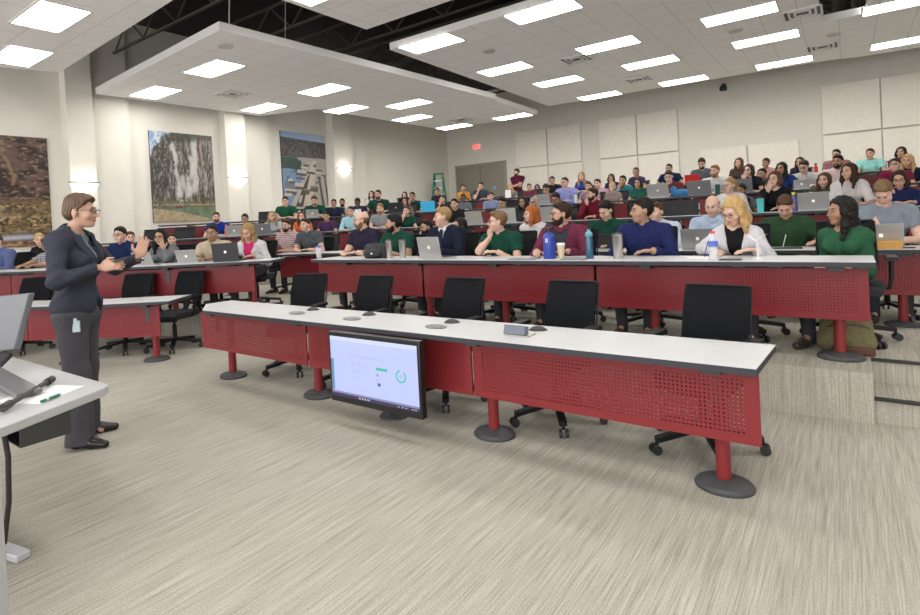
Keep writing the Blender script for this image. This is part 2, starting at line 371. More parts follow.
mb = MB(); mb.box((1.87, -.04, 1.35), (.15, .006, .15)); mb.build('notice', mat('notice_blue', (.25, .42, .62), .5), d)
# exit sign
e = thing('exit_sign', 'red lit exit sign on the wall above the double door', 'exit sign', (-12.6, YB-.02, 4.25))
mb = MB(); mb.box((.17, -.03, .13), (.4, .06, .26)); mb.build('housing', mat('exit_white', (.8, .62, .58), .5, emis=(1, .45, .4), estr=.08), e, bevel=.01)
cu = bpy.data.curves.new('exit_text', 'FONT'); cu.body = 'EXIT'; cu.size = .19; cu.align_x = 'CENTER'; cu.extrude = .004; cu.materials.append(mat('exit_red', (.8, .02, .02), .4, emis=(1, .05, .04), estr=1.3))
tmp = link('lettering_curve', cu); tm = bpy.data.meshes.new_from_object(tmp); bpy.data.objects.remove(tmp); t = link('lettering', tm, e); t.location = (.17, -.066, .065); t.rotation_euler = (math.pi/2, 0, 0)
# wall camera
c_ = thing('security_camera', 'small black camera high on the back wall', 'camera', (-3.03, YB, 5.12))
mb = MB(); mb.box((0, -.05, .1), (.12, .1, .06)); mb.build('bracket', m_black, c_)
mb = MB(); mb.lathe([(.05, .06), (.1, .04), (.11, -.06), (.09, -.1), (.02, -.11)], (0, -.16, 0), 16); mb.build('camera_body', m_black, c_)
mb = MB(); mb.sphere((0, -.25, -.02), .05); mb.build('lens', mat('lens_blue', (.02, .04, .12), .1), c_)
# ladder
g = mat('ladder_green', (.01, .19, .12), .5); al = mat('ladder_rung', (.55, .57, .55), .35, .6)
l = thing('ladder', 'green step ladder standing in the far corner by the left wall', 'ladder', (-13.25, 17.3, TIER[4]), rz=.35)
for sx in (-1, 1):
    mb = MB(); mb.bar((sx*.26, -.42, 0), (sx*.17, -.02, 2.0), .05, .09); mb.build('rail', g, l, smooth=False)
    mb = MB(); mb.bar((sx*.24, .42, 0), (sx*.16, .02, 1.95), .04, .06); mb.build('rear_leg', g, l, smooth=False)
for k in range(6):
    f = (k+1)/7; mb = MB(); mb.box((0, -.42+.4*f, 2*f), (.52-.18*f, .09, .03)); mb.build('step', al, l, smooth=False)
mb = MB(); mb.box((0, 0, 2.0), (.4, .2, .05)); mb.build('top_cap', g, l, bevel=.01)
# sconces on the pilasters
m_gl = mat('sconce_glass', (.9, .88, .82), .4, emis=(1, .94, .82), estr=2.2)
for (y, z), lab in zip(PIL, ('half-bowl wall sconce behind the standing presenter', 'half-bowl wall sconce between the cliff and dock pictures', 'half-bowl wall sconce right of the dock picture')):
    s_ = thing('wall_sconce', lab, 'wall lamp', (XL+.3, y, z+.08), rz=math.pi/2); R_ = .29
    k_ = R_/.36
    prof = [(.03*k_, -.25*k_), (.12*k_, -.23*k_), (.22*k_, -.17*k_), (.30*k_, -.08*k_), (.34*k_, 0), (.345*k_, .02)]
    V = []; Fc = []; n = 17
    for r, zz in prof:
        for k in range(n): a = math.pi+math.pi*k/(n-1); V.append((r*math.cos(a), r*math.sin(a)*.6, zz))
    for i in range(len(prof)-1):
        for k in range(n-1): Fc.append((i*n+k, i*n+k+1, (i+1)*n+k+1, (i+1)*n+k))
    mb = MB(); mb.add(V, Fc); mb.build('glass_bowl', m_gl, s_)
    lt = bpy.data.lights.new('sconce_lamp', 'POINT'); lt.energy = 1.2; lt.color = (1, .9, .74); lt.shadow_soft_size = .05; lo = link('sconce_lamp', lt, s_); lo.location = (0, -.12, .06)
    V = [(.36*k_*math.cos(math.pi+math.pi*k/(n-1)), .22*k_*math.sin(math.pi+math.pi*k/(n-1)), 0) for k in range(n)]
    mb = MB(); mb.tube([(p[0], p[1], .035) for p in V], .02, 6); mb.build('rim', mat('sconce_rim', (.28, .26, .23), .4, .3), s_)
    mb = MB(); mb.sphere((0, -.1, -.26*k_), .022); mb.build('finial', m_gl, s_)
# ---- pictures
m_pic = attr_mat('picture_print', .35); m_edge = mat('picture_edge', (.05, .04, .04), .5)
def mixc(a, b, t): t = t[..., None]; return np.array(a)*(1-t)+np.array(b)*t if not hasattr(a, 'shape') or a.ndim == 1 else a*(1-t)+np.array(b)*t
def sm(x, a, b): t = np.clip((x-a)/(b-a), 0, 1); return t*t*(3-2*t)
def blob(U, V, x, y, rx, ry, n=0.): return sm(1-np.hypot((U-x)/rx, (V-y)/ry)+n, 0, .25)
def cliff(U, V):
    n = vnoise(U*1.2, V*.8, 8, 3); n2 = vnoise(U*3, V*.55, 13, 9); n3 = vnoise(U*1.2, V, 42, 21, 3); n4 = vnoise(U*2.2, V*.8, 26, 77, 3)
    c = mixc(np.array([.045, .035, .035]), (.40, .35, .33), sm(n2*.5+n4*.5, .30, .70)); c = mixc(c, (.58, .53, .48), sm(n4, .55, .8)*.5)
    for x0, x1, w_, y0, y1 in ((.33, .46, .034, .22, .88), (.36, .44, .05, .18, .35), (.70, .66, .050, .33, .97), (.62, .64, .03, .5, .75), (.50, .55, .08, .36, .52), (.48, .60, .055, .22, .40)):
        xs = x0+(x1-x0)*(1-V)+.012*np.sin(V*23+x0*50); bd = np.exp(-((U-xs)/w_)**4)*sm(V, y0-.05, y0+.03)*(1-sm(V, y1-.03, y1+.03)); c = mixc(c, (.80, .78, .72), np.clip(bd*(.35+1.1*n3), 0, 1))
    c = mixc(c, (.55, .33, .15), np.clip(np.exp(-((U-.80)/.014)**2)*sm(V, .55, .72)*.8, 0, 1)); c = mixc(c, (.02, .018, .02), np.clip(np.exp(-((U-.50-.04*(1-V))/.02)**2)*sm(V, .3, .5), 0, 1)*.7)
    tree = sm(n+.4*n3-U*1.6+.25*(V-.5), .18, .40); c = mixc(c, (.05, .055, .035), tree*sm(V, .22, .4)*sm(n3, .3, .55)*.95)
    c = mixc(c, (.06, .07, .04), sm(V-.90-.1*np.abs(U-.45)+n3*.06, 0, .05)*sm(U, .2, .35)*.8)
    c = mixc(c, (.10, .11, .05), sm(-V+.25+n3*.10, 0, .06)*sm(n3+.15, .45, .65)); c = mixc(c, (.24, .18, .09), sm(-V+.225+n3*.03, 0, .02)*sm(n3, .35, .6))
    c = mixc(c, (.50, .42, .28), np.clip(np.exp(-((V-.190)/.010)**2), 0, 1)*sm(n3, .3, .5))
    c = mixc(c, (.15, .21, .11), sm(.165-V, 0, .01)); c = mixc(c, (.24, .32, .22), sm(.165-V, 0, .01)*sm(n, .4, .7)); c = mixc(c, (.20, .06, .05), ((V > .15) & (V < .175) & (U > .3) & (U < .46))*sm(n3, .4, .55))
    c = mixc(c, (.62, .50, .32), sm(.150-.155*U**1.6-V, 0, .008)); c = mixc(c, (.40, .28, .14), sm(.150-.155*U**1.6-V, 0, .008)*sm(n3, .48, .62)*.7)
    sky = sm(V-.80-U*.85+n*.18+n3*.05, .06, .10); c = mixc(c, (.30, .50, .78), sky); c = mixc(c, (.85, .90, .95), sky*sm(n3*.5+n*.5, .42, .58)); return c
def falls(U, V):
    n = vnoise(U, V*1.4, 6, 33); n2 = vnoise(U*.9, V*2.0, 14, 40); n3 = vnoise(U, V*1.8, 38, 50); n5 = vnoise(U*1.1, V*2.4, 22, 91)
    c = mixc(np.array([.035, .018, .016]), (.17, .10, .075), sm(n2, .38, .62)); c = mixc(c, (.42, .27, .17), sm(n5*.6+n3*.4, .54, .68)*.8)
    arch = np.abs(np.hypot((U-.42)*1.05, (V-.62)*1.1)-.30-.05*n); c = mixc(c, (.42, .25, .14), .8*np.exp(-(arch/.013)**2)*(V > .55)*(U > .45)); c = mixc(c, (.015, .012, .02), sm(.26-np.hypot((U-.42)*1.05, (V-.62)*1.1), 0, .04)*.9)
    c = mixc(c, (.30, .22, .17), blob(U, V, .78, .64, .06, .04)*sm(n3, .4, .6)); c = mixc(c, (.03, .03, .05), blob(U, V, .78, .64, .03, .02))
    c = mixc(c, (.50, .52, .66), np.exp(-((U-.47-.02*np.sin(V*9))/.09)**2)*sm(V, .36, .45)*(1-sm(V, .60, .8))*sm(n3, .25, .6))
    band_ = np.exp(-((V-.375)/.03)**2)+np.exp(-((V-.22)/.085)**2); c = mixc(c, (.05, .045, .02), sm(.42-V, 0, .04)*.75)
    c = mixc(c, (.55, .36, .16), np.clip(band_, 0, 1)*sm(n3+.25*n5, .50, .66)); c = mixc(c, (.74, .63, .42), np.clip(band_, 0, 1)*sm(n3*.5+n5*.5, .56, .68)); c = mixc(c, (.16, .11, .04), np.clip(band_, 0, 1)*sm(n2, .5, .6)*.8)
    c = mixc(c, (.66, .66, .76), np.exp(-((V-.088+.02*(1-U))/.024)**2)*(1-sm(U, .80, .95))); c = mixc(c, (.30, .13, .06), (V < .05)*sm(n3, .3, .5)); c = mixc(c, (.55, .35, .2), (V < .05)*sm(n5, .55, .65)); return c
def dock(U, V):
    n = vnoise(U, V*1.4, 9, 60); n2 = vnoise(U, V*1.5, 34, 70, 3)
    c = mixc(np.array([.40, .36, .32]), (.60, .55, .49), n2); water = (U < .36+.0*V); c = mixc(c, (.045, .10, .075), ((V < .66) & (U < .40+.25*np.maximum(0, .55-V)*0))*1.)
    c = mixc(c, (.04, .10, .09), ((V < .66) & (U < .42))*1.); c = mixc(c, (.24, .38, .58), ((V < .50+.02*n) & (U < .42))*sm(n, .25, .45)); c = mixc(c, (.52, .46, .42), ((V > .62) & (V < .665) & (U > .34))*1.)
    c = mixc(c, (.20, .17, .09), ((V < .33) & (V > .22) & (U < .40) & (U > .03))*.6)
    pier = np.abs(U-(.72-(.64-V)*.42)) < .045+(.64-V)*.20; c = mixc(c, (.72, .64, .56), (pier & (V < .63))*1.)
    gap = np.abs(U-(.60-(.46-V)*.62)) < .012+(.46-V)*.17; c = mixc(c, (.10, .075, .06), (gap & (V < .44))*1.)
    p = np.abs(U-(.50-(.42-V)*.75)) < .03+(.42-V)*.07; c = mixc(c, (.62, .56, .50), (p & (V < .42))*1.)
    for x, y, rx, ry, k in ((.44, .47, .13, .022, 0), (.40, .435, .12, .018, 1), (.62, .46, .10, .018, 1), (.62, .49, .08, .012, 0), (.38, .38, .10, .012, 1), (.35, .29, .10, .03, 0), (.34, .25, .09, .018, 1), (.16, .35, .055, .022, 0), (.18, .325, .06, .014, 1), (.16, .22, .13, .016, 0), (.16, .18, .12, .025, 1), (.10, .16, .08, .02, 0),
                            (.68, .235, .09, .035, 1), (.68, .27, .085, .012, 2), (.50, .195, .075, .035, 1), (.50, .228, .07, .012, 2), (.76, .33, .03, .015, 1), (.82, .50, .07, .012, 1), (.80, .47, .07, .012, 0), (.84, .39, .08, .010, 1), (.72, .56, .03, .02, 1), (.52, .56, .06, .014, 1), (.48, .53, .08, .012, 0), (.36, .10, .03, .05, 0), (.60, .60, .03, .012, 0), (.92, .42, .05, .02, 1)):
        c = mixc(c, ((.72, .66, .60), (.13, .10, .085), (.36, .26, .20))[k], ((np.abs(U-x-.5*(V-y)) < rx) & (np.abs(V-y+.06*(U-x)) < ry))*.95)
    for x0, w_, cc in ((.80, .018, (.10, .09, .09)), (.885, .03, (.60, .55, .50)), (.93, .012, (.08, .08, .08))): c = mixc(c, cc, ((np.abs(U-(x0+(.45-V)*.18)) < w_+(.45-V)*.03) & (V < .42))*1.)
    c = mixc(c, (.055, .05, .048), sm(V-.655-.01*n2, 0, .01)*1.); c = mixc(c, (.17, .15, .14), (V > .665)*sm(n2, .42, .65)*.8); c = mixc(c, (.04, .075, .04), ((V > .50) & (V < .64) & (U < .40))*sm(n2, .35, .5)*.8)
    c = mixc(c, (.40, .58, .88), sm(V-.925+.035*U+.01*n, 0, .010)); c = mixc(c, (.70, .80, .92), sm(V-.925+.035*U, 0, .01)*sm(U, .3, .9)*.6); return c
for nme, (y0, y1, z0, z1), fn, lab in (('wall_picture', (2.2, 4.45, 1.34, 3.63), falls, 'tall canvas print of an autumn waterfall, behind the presenter'),
        ('wall_picture', (6.57, 8.2, 1.74, 4.02), cliff, 'canvas print of grey cliffs above a green river'), ('wall_picture', (10.42, 12.15, 2.08, 4.4), dock, 'canvas print of a boat dock on a lake')):
    p = thing(nme, lab, 'picture', (XL+.002, y0, z0), rz=math.pi/2)
    W_ = y1-y0; nu = 150; me = grid_image('canvas', W_, z1-z0, nu, int(nu*(z1-z0)/W_), (lambda U, V, fn=fn: np.clip(fn(U, V), 0, 1)*.66), m_pic); link('canvas', me, p)
    mb = MB(); mb.box((W_/2, -.024, (z1-z0)/2), (W_, .044, z1-z0)); mb.build('stretcher', m_edge, p, smooth=False)
    for o in p.children:
        if o.name.startswith('canvas'): o.location = (0, -.049, 0)
        # local +y of the rotated frame points to the wall
# ------------------------------------------------------------ desks
m_red = perf_mat('red_perforated_steel', (.215, .020, .024)); m_redc = mat('red_column', (.22, .018, .022), .35)
m_redf = perf_mat('red_panel_fine', (.185, .011, .017), .35)
m_blk = perf_mat('black_perforated_steel', (.018, .018, .02), .3)
m_lam = mat('desk_laminate', (.56, .56, .565), .35, noise=.03, nscale=(90, 90, 90)); m_band = mat('desk_edge', (.045, .047, .058), .6, spec=.25)
m_lamd = mat('desk_laminate_grey', (.36, .36, .37), .4)
m_base = mat('cast_base', (.055, .055, .06), .55, bump=.2, nscale=(150, 150, 150))
def walk(pl, s):
    for i in range(len(pl)-1):
        a = Vector(pl[i]); e = Vector(pl[i+1])-a
        if s <= e.length or i == len(pl)-2: return a+e.normalized()*s, math.atan2(e.y, e.x)
        s -= e.length
def arc_of(pl, px, py, d=.15, z=.9):
    """arc length where the line of sight through a pixel column crosses the panel line"""
    r = ray(px, py); r = Vector((r[0], r[1])); best = 0; acc = 0; q = off(pl, d)
    for i in range(len(pl)-1):
        a = Vector(q[i]); e = Vector(q[i+1])-a; M = Matrix(((r.x, -e.x), (r.y, -e.y))); L = (Vector(pl[i+1])-Vector(pl[i])).length
        if abs(M.determinant()) > 1e-9:
            t, u = M.inverted() @ a
            if t > 0 and -.001 <= u <= 1.001: return acc+u*L
            if t > 0 and i == len(pl)-2 and u > 1: return acc+u*L
        acc += L
    return 0
def desk(label, pl, fl, panels, cols, depth=.52, lam=None, h=.715, back=None, ph=.355, thick=.035, ext=0):
    """pl: front edge left to right; panels: (s0, s1, mat); cols: arc positions"""
    a0 = Vector(pl[0]); t = thing('lecture_desk', label, 'desk', (a0.x, a0.y, fl))
    rel = [(p[0]-a0.x, p[1]-a0.y) for p in pl]; bk = back and [(p[0]-a0.x, p[1]-a0.y) for p in back] or off(rel, depth)
    mb = MB(); mb.prism(rel+bk[::-1], h-thick, h-.003, 1, 1)
    mb.build('edge_band', [m_band, m_band], t, smooth=False)
    mb = MB(); inn = off(rel, .004); mb.prism(rel+bk[::-1], h-.003, h, 0, 0); mb.build('tabletop', [lam or m_lam], t, smooth=False)
    for s0, s1, mt in panels:
        p0, a_ = walk(rel, s0); p1, _ = walk(rel, s1); L = (p1-p0).length; a_ = math.atan2(p1.y-p0.y, p1.x-p0.x)
        mb = MB(); mb.box((L/2, 0, ph/2), (L, .012, ph)); o = mb.build('modesty_panel', mt, t, smooth=False)
        n = Vector((-math.sin(a_), math.cos(a_)))*.15; o.location = (p0.x+n.x, p0.y+n.y, h-.06-ph); o.rotation_euler = (0, 0, a_)
    for s0 in cols:
        p, a_ = walk(rel, s0); n = Vector((-math.sin(a_), math.cos(a_)))*.29; p = p+n
        mb = MB(); mb.lathe([(.037, .03), (.036, h-.04)], n=18); c = mb.build('column', m_redc, t); c.location = (p.x, p.y, 0); c.rotation_euler = (0, 0, a_)
        mb = MB(); mb.lathe([(.125, 0), (.127, .014), (.115, .03), (.07, .045), (.045, .05)], n=28, sx=1.15, sy=.95); mb.build('base', m_base, c)
        mb = MB(); mb.box((0, 0, h-.055), (.09, .44, .03)); mb.box((0, -.13, h-.16), (.05, .02, .18)); mb.build('bracket', m_dark, c, smooth=False)
    return t
# front row
R1 = [(-5.04, 2.77), (-.36, 2.76)]
def X1(px, py, Y=2.92): return by(px, py, Y)[0]-R1[0][0]
desk('long front-row desk with white top and red perforated panels, empty seats behind', R1, 0,
     [(X1(201.6, 313), X1(306, 325), m_red), (X1(308, 325), X1(471, 341), m_red), (X1(473, 342), X1(759, 374), m_red)],
     [x-R1[0][0] for x in (-5.06, -3.76, -1.98, -.57)], back=[(-5.42, 3.02), (-5.3, 3.28), (-.33, 3.27)][0:1]+[(-5.38, 3.28), (-.33, 3.27)])
L1 = [(-9.6, 1.15), (-8.2, 1.85), (-6.98, 2.42), (-6.15, 3.0)]
def AS(pl, px, py=300): return arc_of(pl, px, py)
LN = sum((Vector(L1[i+1])-Vector(L1[i])).length for i in range(3))
desk('left-bank front desk behind the presenter, partly cut by the left frame edge', L1, 0, [(.1, AS(L1, 26), m_redf), (AS(L1, 28), AS(L1, 158), m_redf)], [.9, AS(L1, 57), AS(L1, 147)], depth=.5)
L2 = [(-11.2, 1.7), (-9.5, 2.45), (-7.6, 3.35), (-6.1, 4.3)]
LN2 = sum((Vector(L2[i+1])-Vector(L2[i])).length for i in range(3))
desk('left-bank second desk with tablets and laptops on it', L2, TIER[1], [(.1, AS(L2, 12), m_redf), (AS(L2, 13), AS(L2, 138), m_redf), (AS(L2, 139), AS(L2, 256), m_redf)], [.8, AS(L2, 60), AS(L2, 170), AS(L2, 250)], depth=.5)
L3 = [(-12.3, 3.0), (-10.8, 3.95), (-9.3, 4.75), (-8.1, 5.45)]
desk('left-bank third desk with a pink cup', L3, .29, [(.1, 1.7, m_redf), (1.75, 3.4, m_redf), (3.45, 4.8, m_redf)], [.8, 2.4, 4.2], depth=.5, lam=m_lamd)
R2 = [(-5.45, 4.42), (.14, 4.40)]
def X2(px): return by(px, 266, 4.57)[0]-R2[0][0]
desk('second-row desk with bottles, tumblers and an open silver laptop', R2, TIER[1], [(X2(319), X2(422), m_redf), (X2(424), X2(594), m_redf), (X2(597), X2(868), m_redf)],
     [X2(349), X2(417)+.05, X2(497), X2(648), by(840, 340, 4.7)[0]-R2[0][0]], depth=.5)
R3 = [(-8.1, 5.75), (-7.2, 6.0), (1.7, 6.0)]
def A3(px): return arc_of(R3, px, 258)
desk('third-row desk just behind the second row, reaching the right frame edge', R3, .285, [(.05, A3(320), m_redf), (A3(322), A3(440), m_redf), (A3(442), A3(640), m_redf), (A3(642), A3(866), m_redf), (A3(868), A3(960), m_redf)],
     [.5, A3(330), A3(470), A3(690), arc_of(R3, 902, 300, .29)], depth=.5)
def rows(lab, pl, fl, segs, h, pyc):
    P = []
    for i, (a, b, c) in enumerate(segs): P.append((arc_of(pl, a, pyc(a)), arc_of(pl, b, pyc(b)), (m_redf, m_blk)[c]))
    tot = sum((Vector(pl[i+1])-Vector(pl[i])).length for i in range(len(pl)-1))
    return desk(lab, pl, fl, [p for p in P if p[1] > p[0]+.05], [tot*k/8 for k in (.3, 1.5, 2.6, 3.6, 4.6, 5.6, 6.6, 7.6)], depth=.5, lam=m_lamd, h=h, ph=.40)
rows('fourth-row desk with a cyan tumbler and laptops', R4L, TIER[2], [(96, 160, 0), (161, 240, 0), (241, 262, 1), (263, 323, 0), (324, 338, 1), (339, 385, 0), (386, 400, 1), (401, 413, 0), (414, 471, 1), (472, 486, 0), (487, 574, 1), (576, 622, 0), (623, 679, 1), (680, 697, 0), (699, 750, 1), (752, 871, 0), (872, 884, 1), (885, 925, 0)], .71, lambda x: 232-.05*(x-300))
rows('fifth-row desk with laptops and a draped blue jacket', R5L, TIER[3], [(140, 300, 0), (301, 312, 1), (313, 344, 0), (345, 416, 1), (418, 438, 0), (439, 480, 1), (481, 545, 0), (546, 574, 1), (575, 604, 0), (605, 612, 1), (613, 626, 0), (627, 697, 1), (698, 716, 0), (717, 743, 1), (744, 763, 0), (765, 800, 1), (801, 840, 0), (841, 883, 1), (884, 925, 0)], .715, lambda x: 215-.06*(x-300))
rows('sixth and highest desk row in front of the back wall', R6L, TIER[4], [(300, 400, 0), (401, 462, 1), (463, 471, 1), (472, 489, 0), (490, 560, 1), (561, 690, 0), (691, 703, 0), (705, 740, 1), (741, 815, 0), (816, 824, 0), (826, 856, 1), (857, 884, 0), (886, 892, 1), (893, 925, 0)], .715, lambda x: 205-.06*(x-400))
# ------------------------------------------------------------ office chairs
m_mesh = mat('chair_mesh', (.010, .011, .013), .9, bump=.3, nscale=(300, 300, 300), spec=.15, alpha=.93); m_cf = mat('chair_frame', (.010, .010, .012), .5, spec=.3)
def seat_shape(w, d, z, t, n=6):
    V = []
    mb = MB(); poly = []
    for k in range(28):
        a = 2*math.pi*k/28; c, s_ = math.cos(a), math.sin(a)
        poly.append((w/2*abs(c)**.45*(1 if c > 0 else -1), d/2*abs(s_)**.45*(1 if s_ > 0 else -1)))
    for zz, k in ((z-t, .93), (z-t*.8, .99), (z-t*.3, 1), (z, .95)):
        V += [(p[0]*k, p[1]*k-.0, zz-(.025 if p[1] < -d*.35 else 0)) for p in poly]
    V.append((0, 0, z-.012)); V.append((0, 0, z-t))
    F = [(i*28+k, i*28+(k+1) % 28, (i+1)*28+(k+1) % 28, (i+1)*28+k) for i in range(3) for k in range(28)]
    F += [(3*28+k, 3*28+(k+1) % 28, 112) for k in range(28)]+[((k+1) % 28, k, 113) for k in range(28)]
    return mb.add(V, F)
def backrest(mb, w0=.40, w1=.405, z0=.58, z1=.94, y0=.24, y1=.345, t=.022):
    nx, nz = 8, 8; V = []; F = []
    for side in (0, 1):
        for j in range(nz+1):
            for i in range(nx+1):
                u = i/nx*2-1; v = j/nz; w_ = w0+(w1-w0)*v
                V.append((u*w_/2, y0+(y1-y0)*v+.035*(1-u*u)-.03*math.sin(v*3.1)+(t if side else 0)-.0, z0+(z1-z0)*v))
    n1 = (nx+1)*(nz+1); q = lambda s_, i, j: s_*n1+j*(nx+1)+i
    for j in range(nz):
        for i in range(nx): F += [(q(0, i, j), q(0, i+1, j), q(0, i+1, j+1), q(0, i, j+1)), (q(1, i+1, j), q(1, i, j), q(1, i, j+1), q(1, i+1, j+1))]
    for j in range(nz): F += [(q(0, 0, j), q(0, 0, j+1), q(1, 0, j+1), q(1, 0, j)), (q(0, nx, j+1), q(0, nx, j), q(1, nx, j), q(1, nx, j+1))]
    for i in range(nx): F += [(q(0, i+1, 0), q(0, i, 0), q(1, i, 0), q(1, i+1, 0)), (q(0, i, nz), q(0, i+1, nz), q(1, i+1, nz), q(1, i, nz))]
    return mb.add(V, F)
def star(mb_leg, mb_cas, a):
    c, s_ = math.cos(a), math.sin(a); mb_leg.bar((c*.04, s_*.04, .12), (c*.315, s_*.315, .085), .05, .03)
    mb_leg.tube([(c*.31, s_*.31, .095), (c*.315, s_*.315, .05)], .012, 6)
    for k in (-1, 1): mb_cas.tube([(c*.325-s_*.012*k, s_*.325+c*.012*k, .029), (c*.325-s_*.03*k, s_*.325+c*.03*k, .029)], .029, 12)
def chair_proto():
    t = thing('office_chair', 'x', 'chair')
    backrest(MB()).build('backrest', m_mesh, t)
    mb = MB(); e = [(-.212, .25, .58), (-.20, .353, .93), (-.185, .358, .943), (.185, .358, .943), (.20, .353, .93), (.212, .25, .58)]
    mb.tube(e, .008, 8, closed=True); mb.bar((0, .15, .40), (0, .30, .62), .06, .025); mb.build('back_frame', m_cf, t)
    seat_shape(.49, .48, .47, .07).build('seat', mat('seat_fabric', (.02, .02, .024), .9), t)
    for s_ in (-1, 1):
        mb = MB(); mb.tube([(s_*.2, .03, .41), (s_*.27, .03, .42), (s_*.285, .04, .5), (s_*.285, .03, .645)], .016, 8); mb.box((s_*.285, -.01, .66), (.075, .25, .03)); mb.build('armrest', m_cf, t)
    mb = MB(); mb.lathe([(.045, .10), (.045, .13), (.027, .135), (.027, .30), (.018, .305), (.018, .40)], n=12); mb.box((0, 0, .395), (.2, .24, .03)); mb.build('gas_post', m_cf, t)
    for k in range(5):
        l, c = MB(), MB(); star(l, c, math.pi/2+k*math.pi*2/5); g_ = l.build('leg', m_cf, t); c.build('caster', m_black, g_)
    return t
CH = chair_proto(); CH_USED = [False]
def place_chair(x, y, z, rz, label, group):
    if not CH_USED[0]:
        CH_USED[0] = True; o = CH; o.location = (x, y, z); o.rotation_euler = (0, 0, rz)
    else: o = copy_tree(CH, None, (x, y, z), rz)
    tag(o, label, 'chair', group); return o
def far_mesh():
    mb = MB(); backrest(mb)
    mb.tube([(-.212, .25, .58), (-.22, .35, .945), (.22, .35, .945), (.212, .25, .58)], .012, 6, closed=True); mb.bar((0, .15, .40), (0, .30, .62), .06, .025)
    o = seat_shape(.49, .48, .47, .07); mb.add(o.v, o.f)
    for s_ in (-1, 1): mb.bar((s_*.28, .03, .42), (s_*.285, .03, .645), .03, .03); mb.box((s_*.285, -.01, .66), (.07, .25, .03)); mb.bar((s_*.2, .03, .41), (s_*.285, .03, .42), .03, .02)
    mb.lathe([(.03, .1), (.025, .40)], n=8)
    for k in range(5): a = math.pi/2+k*math.pi*2/5; mb.bar((0, 0, .11), (math.cos(a)*.29, math.sin(a)*.29, .06), .05, .05)
    return mb.mesh('office_chair', m_cf)
FARCH = far_mesh()
def far_chair(x, y, z, rz, label, group): return tag(link('office_chair', FARCH, loc=(x, y, z), rz=rz), label, 'chair', group)
for px, py, lab, rz in ((312, 290, 'leftmost empty chair behind the front desk, turned aside', .35), (378, 295, 'second empty chair from the left behind the front desk', .1), (467, 300, 'empty chair right behind the big screen at the front desk', .0),
                    (575, 305, 'empty chair behind the flipped-up hatch of the front desk', -.05), (719, 310, 'rightmost empty chair at the front desk, nearest the steps', -.14)):
    p = by(px, py, 3.86); place_chair(p[0]+.36*math.sin(rz), 3.86-.36*math.cos(rz), 0, rz, lab, 'empty chairs at the front desk')
def on_row(pl, d, px, py):
    """point and heading on a row, d behind its front edge, in the line of sight of a pixel column"""
    r = ray(px, py); r2 = Vector((r[0], r[1])); q = off(pl, d); best = None
    for i in range(len(q)-1):
        a = Vector(q[i]); e = Vector(q[i+1])-a; M = Matrix(((r2.x, -e.x), (r2.y, -e.y)))
        if abs(M.determinant()) < 1e-9: continue
        t, u = M.inverted() @ a
        if t > 0:
            c = max(0, -u, u-1) if not ((i == 0 and u < 0) or (i == len(q)-2 and u > 1)) else 0
            if best is None or c < best[0]-1e-6: best = (c, t, math.atan2(e.y, e.x))
    _, t, a = best; return r[0]*t, r[1]*t, EYE+r[2]*t, a
for px, lab, rz in ((19, 'empty chair at the left-bank front desk, left of the presenter', .2), (122, 'empty chair at the left-bank front desk, just right of the presenter', .1), (172, 'empty chair at the right end of the left-bank front desk, seen whole', -.25)):
    x, y, z, a = on_row(L1, .85, px, 285); place_chair(x, y, 0, a+rz, lab, 'empty chairs at the left-bank front desk')
for pl, fl, px, lab in ((R4L, TIER[2], 149, 'empty dark chair back above the left-bank desk, left one of a pair'), (R4L, TIER[2], 180, 'empty dark chair back above the left-bank desk, right one of a pair'), 
                    (R4L, TIER[2], 290, 'empty black chair between the blonde and the brown-haired woman, fourth row'), (R5L, TIER[3], 265, 'empty black chair left of the man in a green polo under the dock picture'),
                    ):
    x, y, z, a = on_row(pl, 1.2 if px == 290 else .72, px, 230); far_chair(x, y, fl, a, lab, 'empty chairs among the audience')
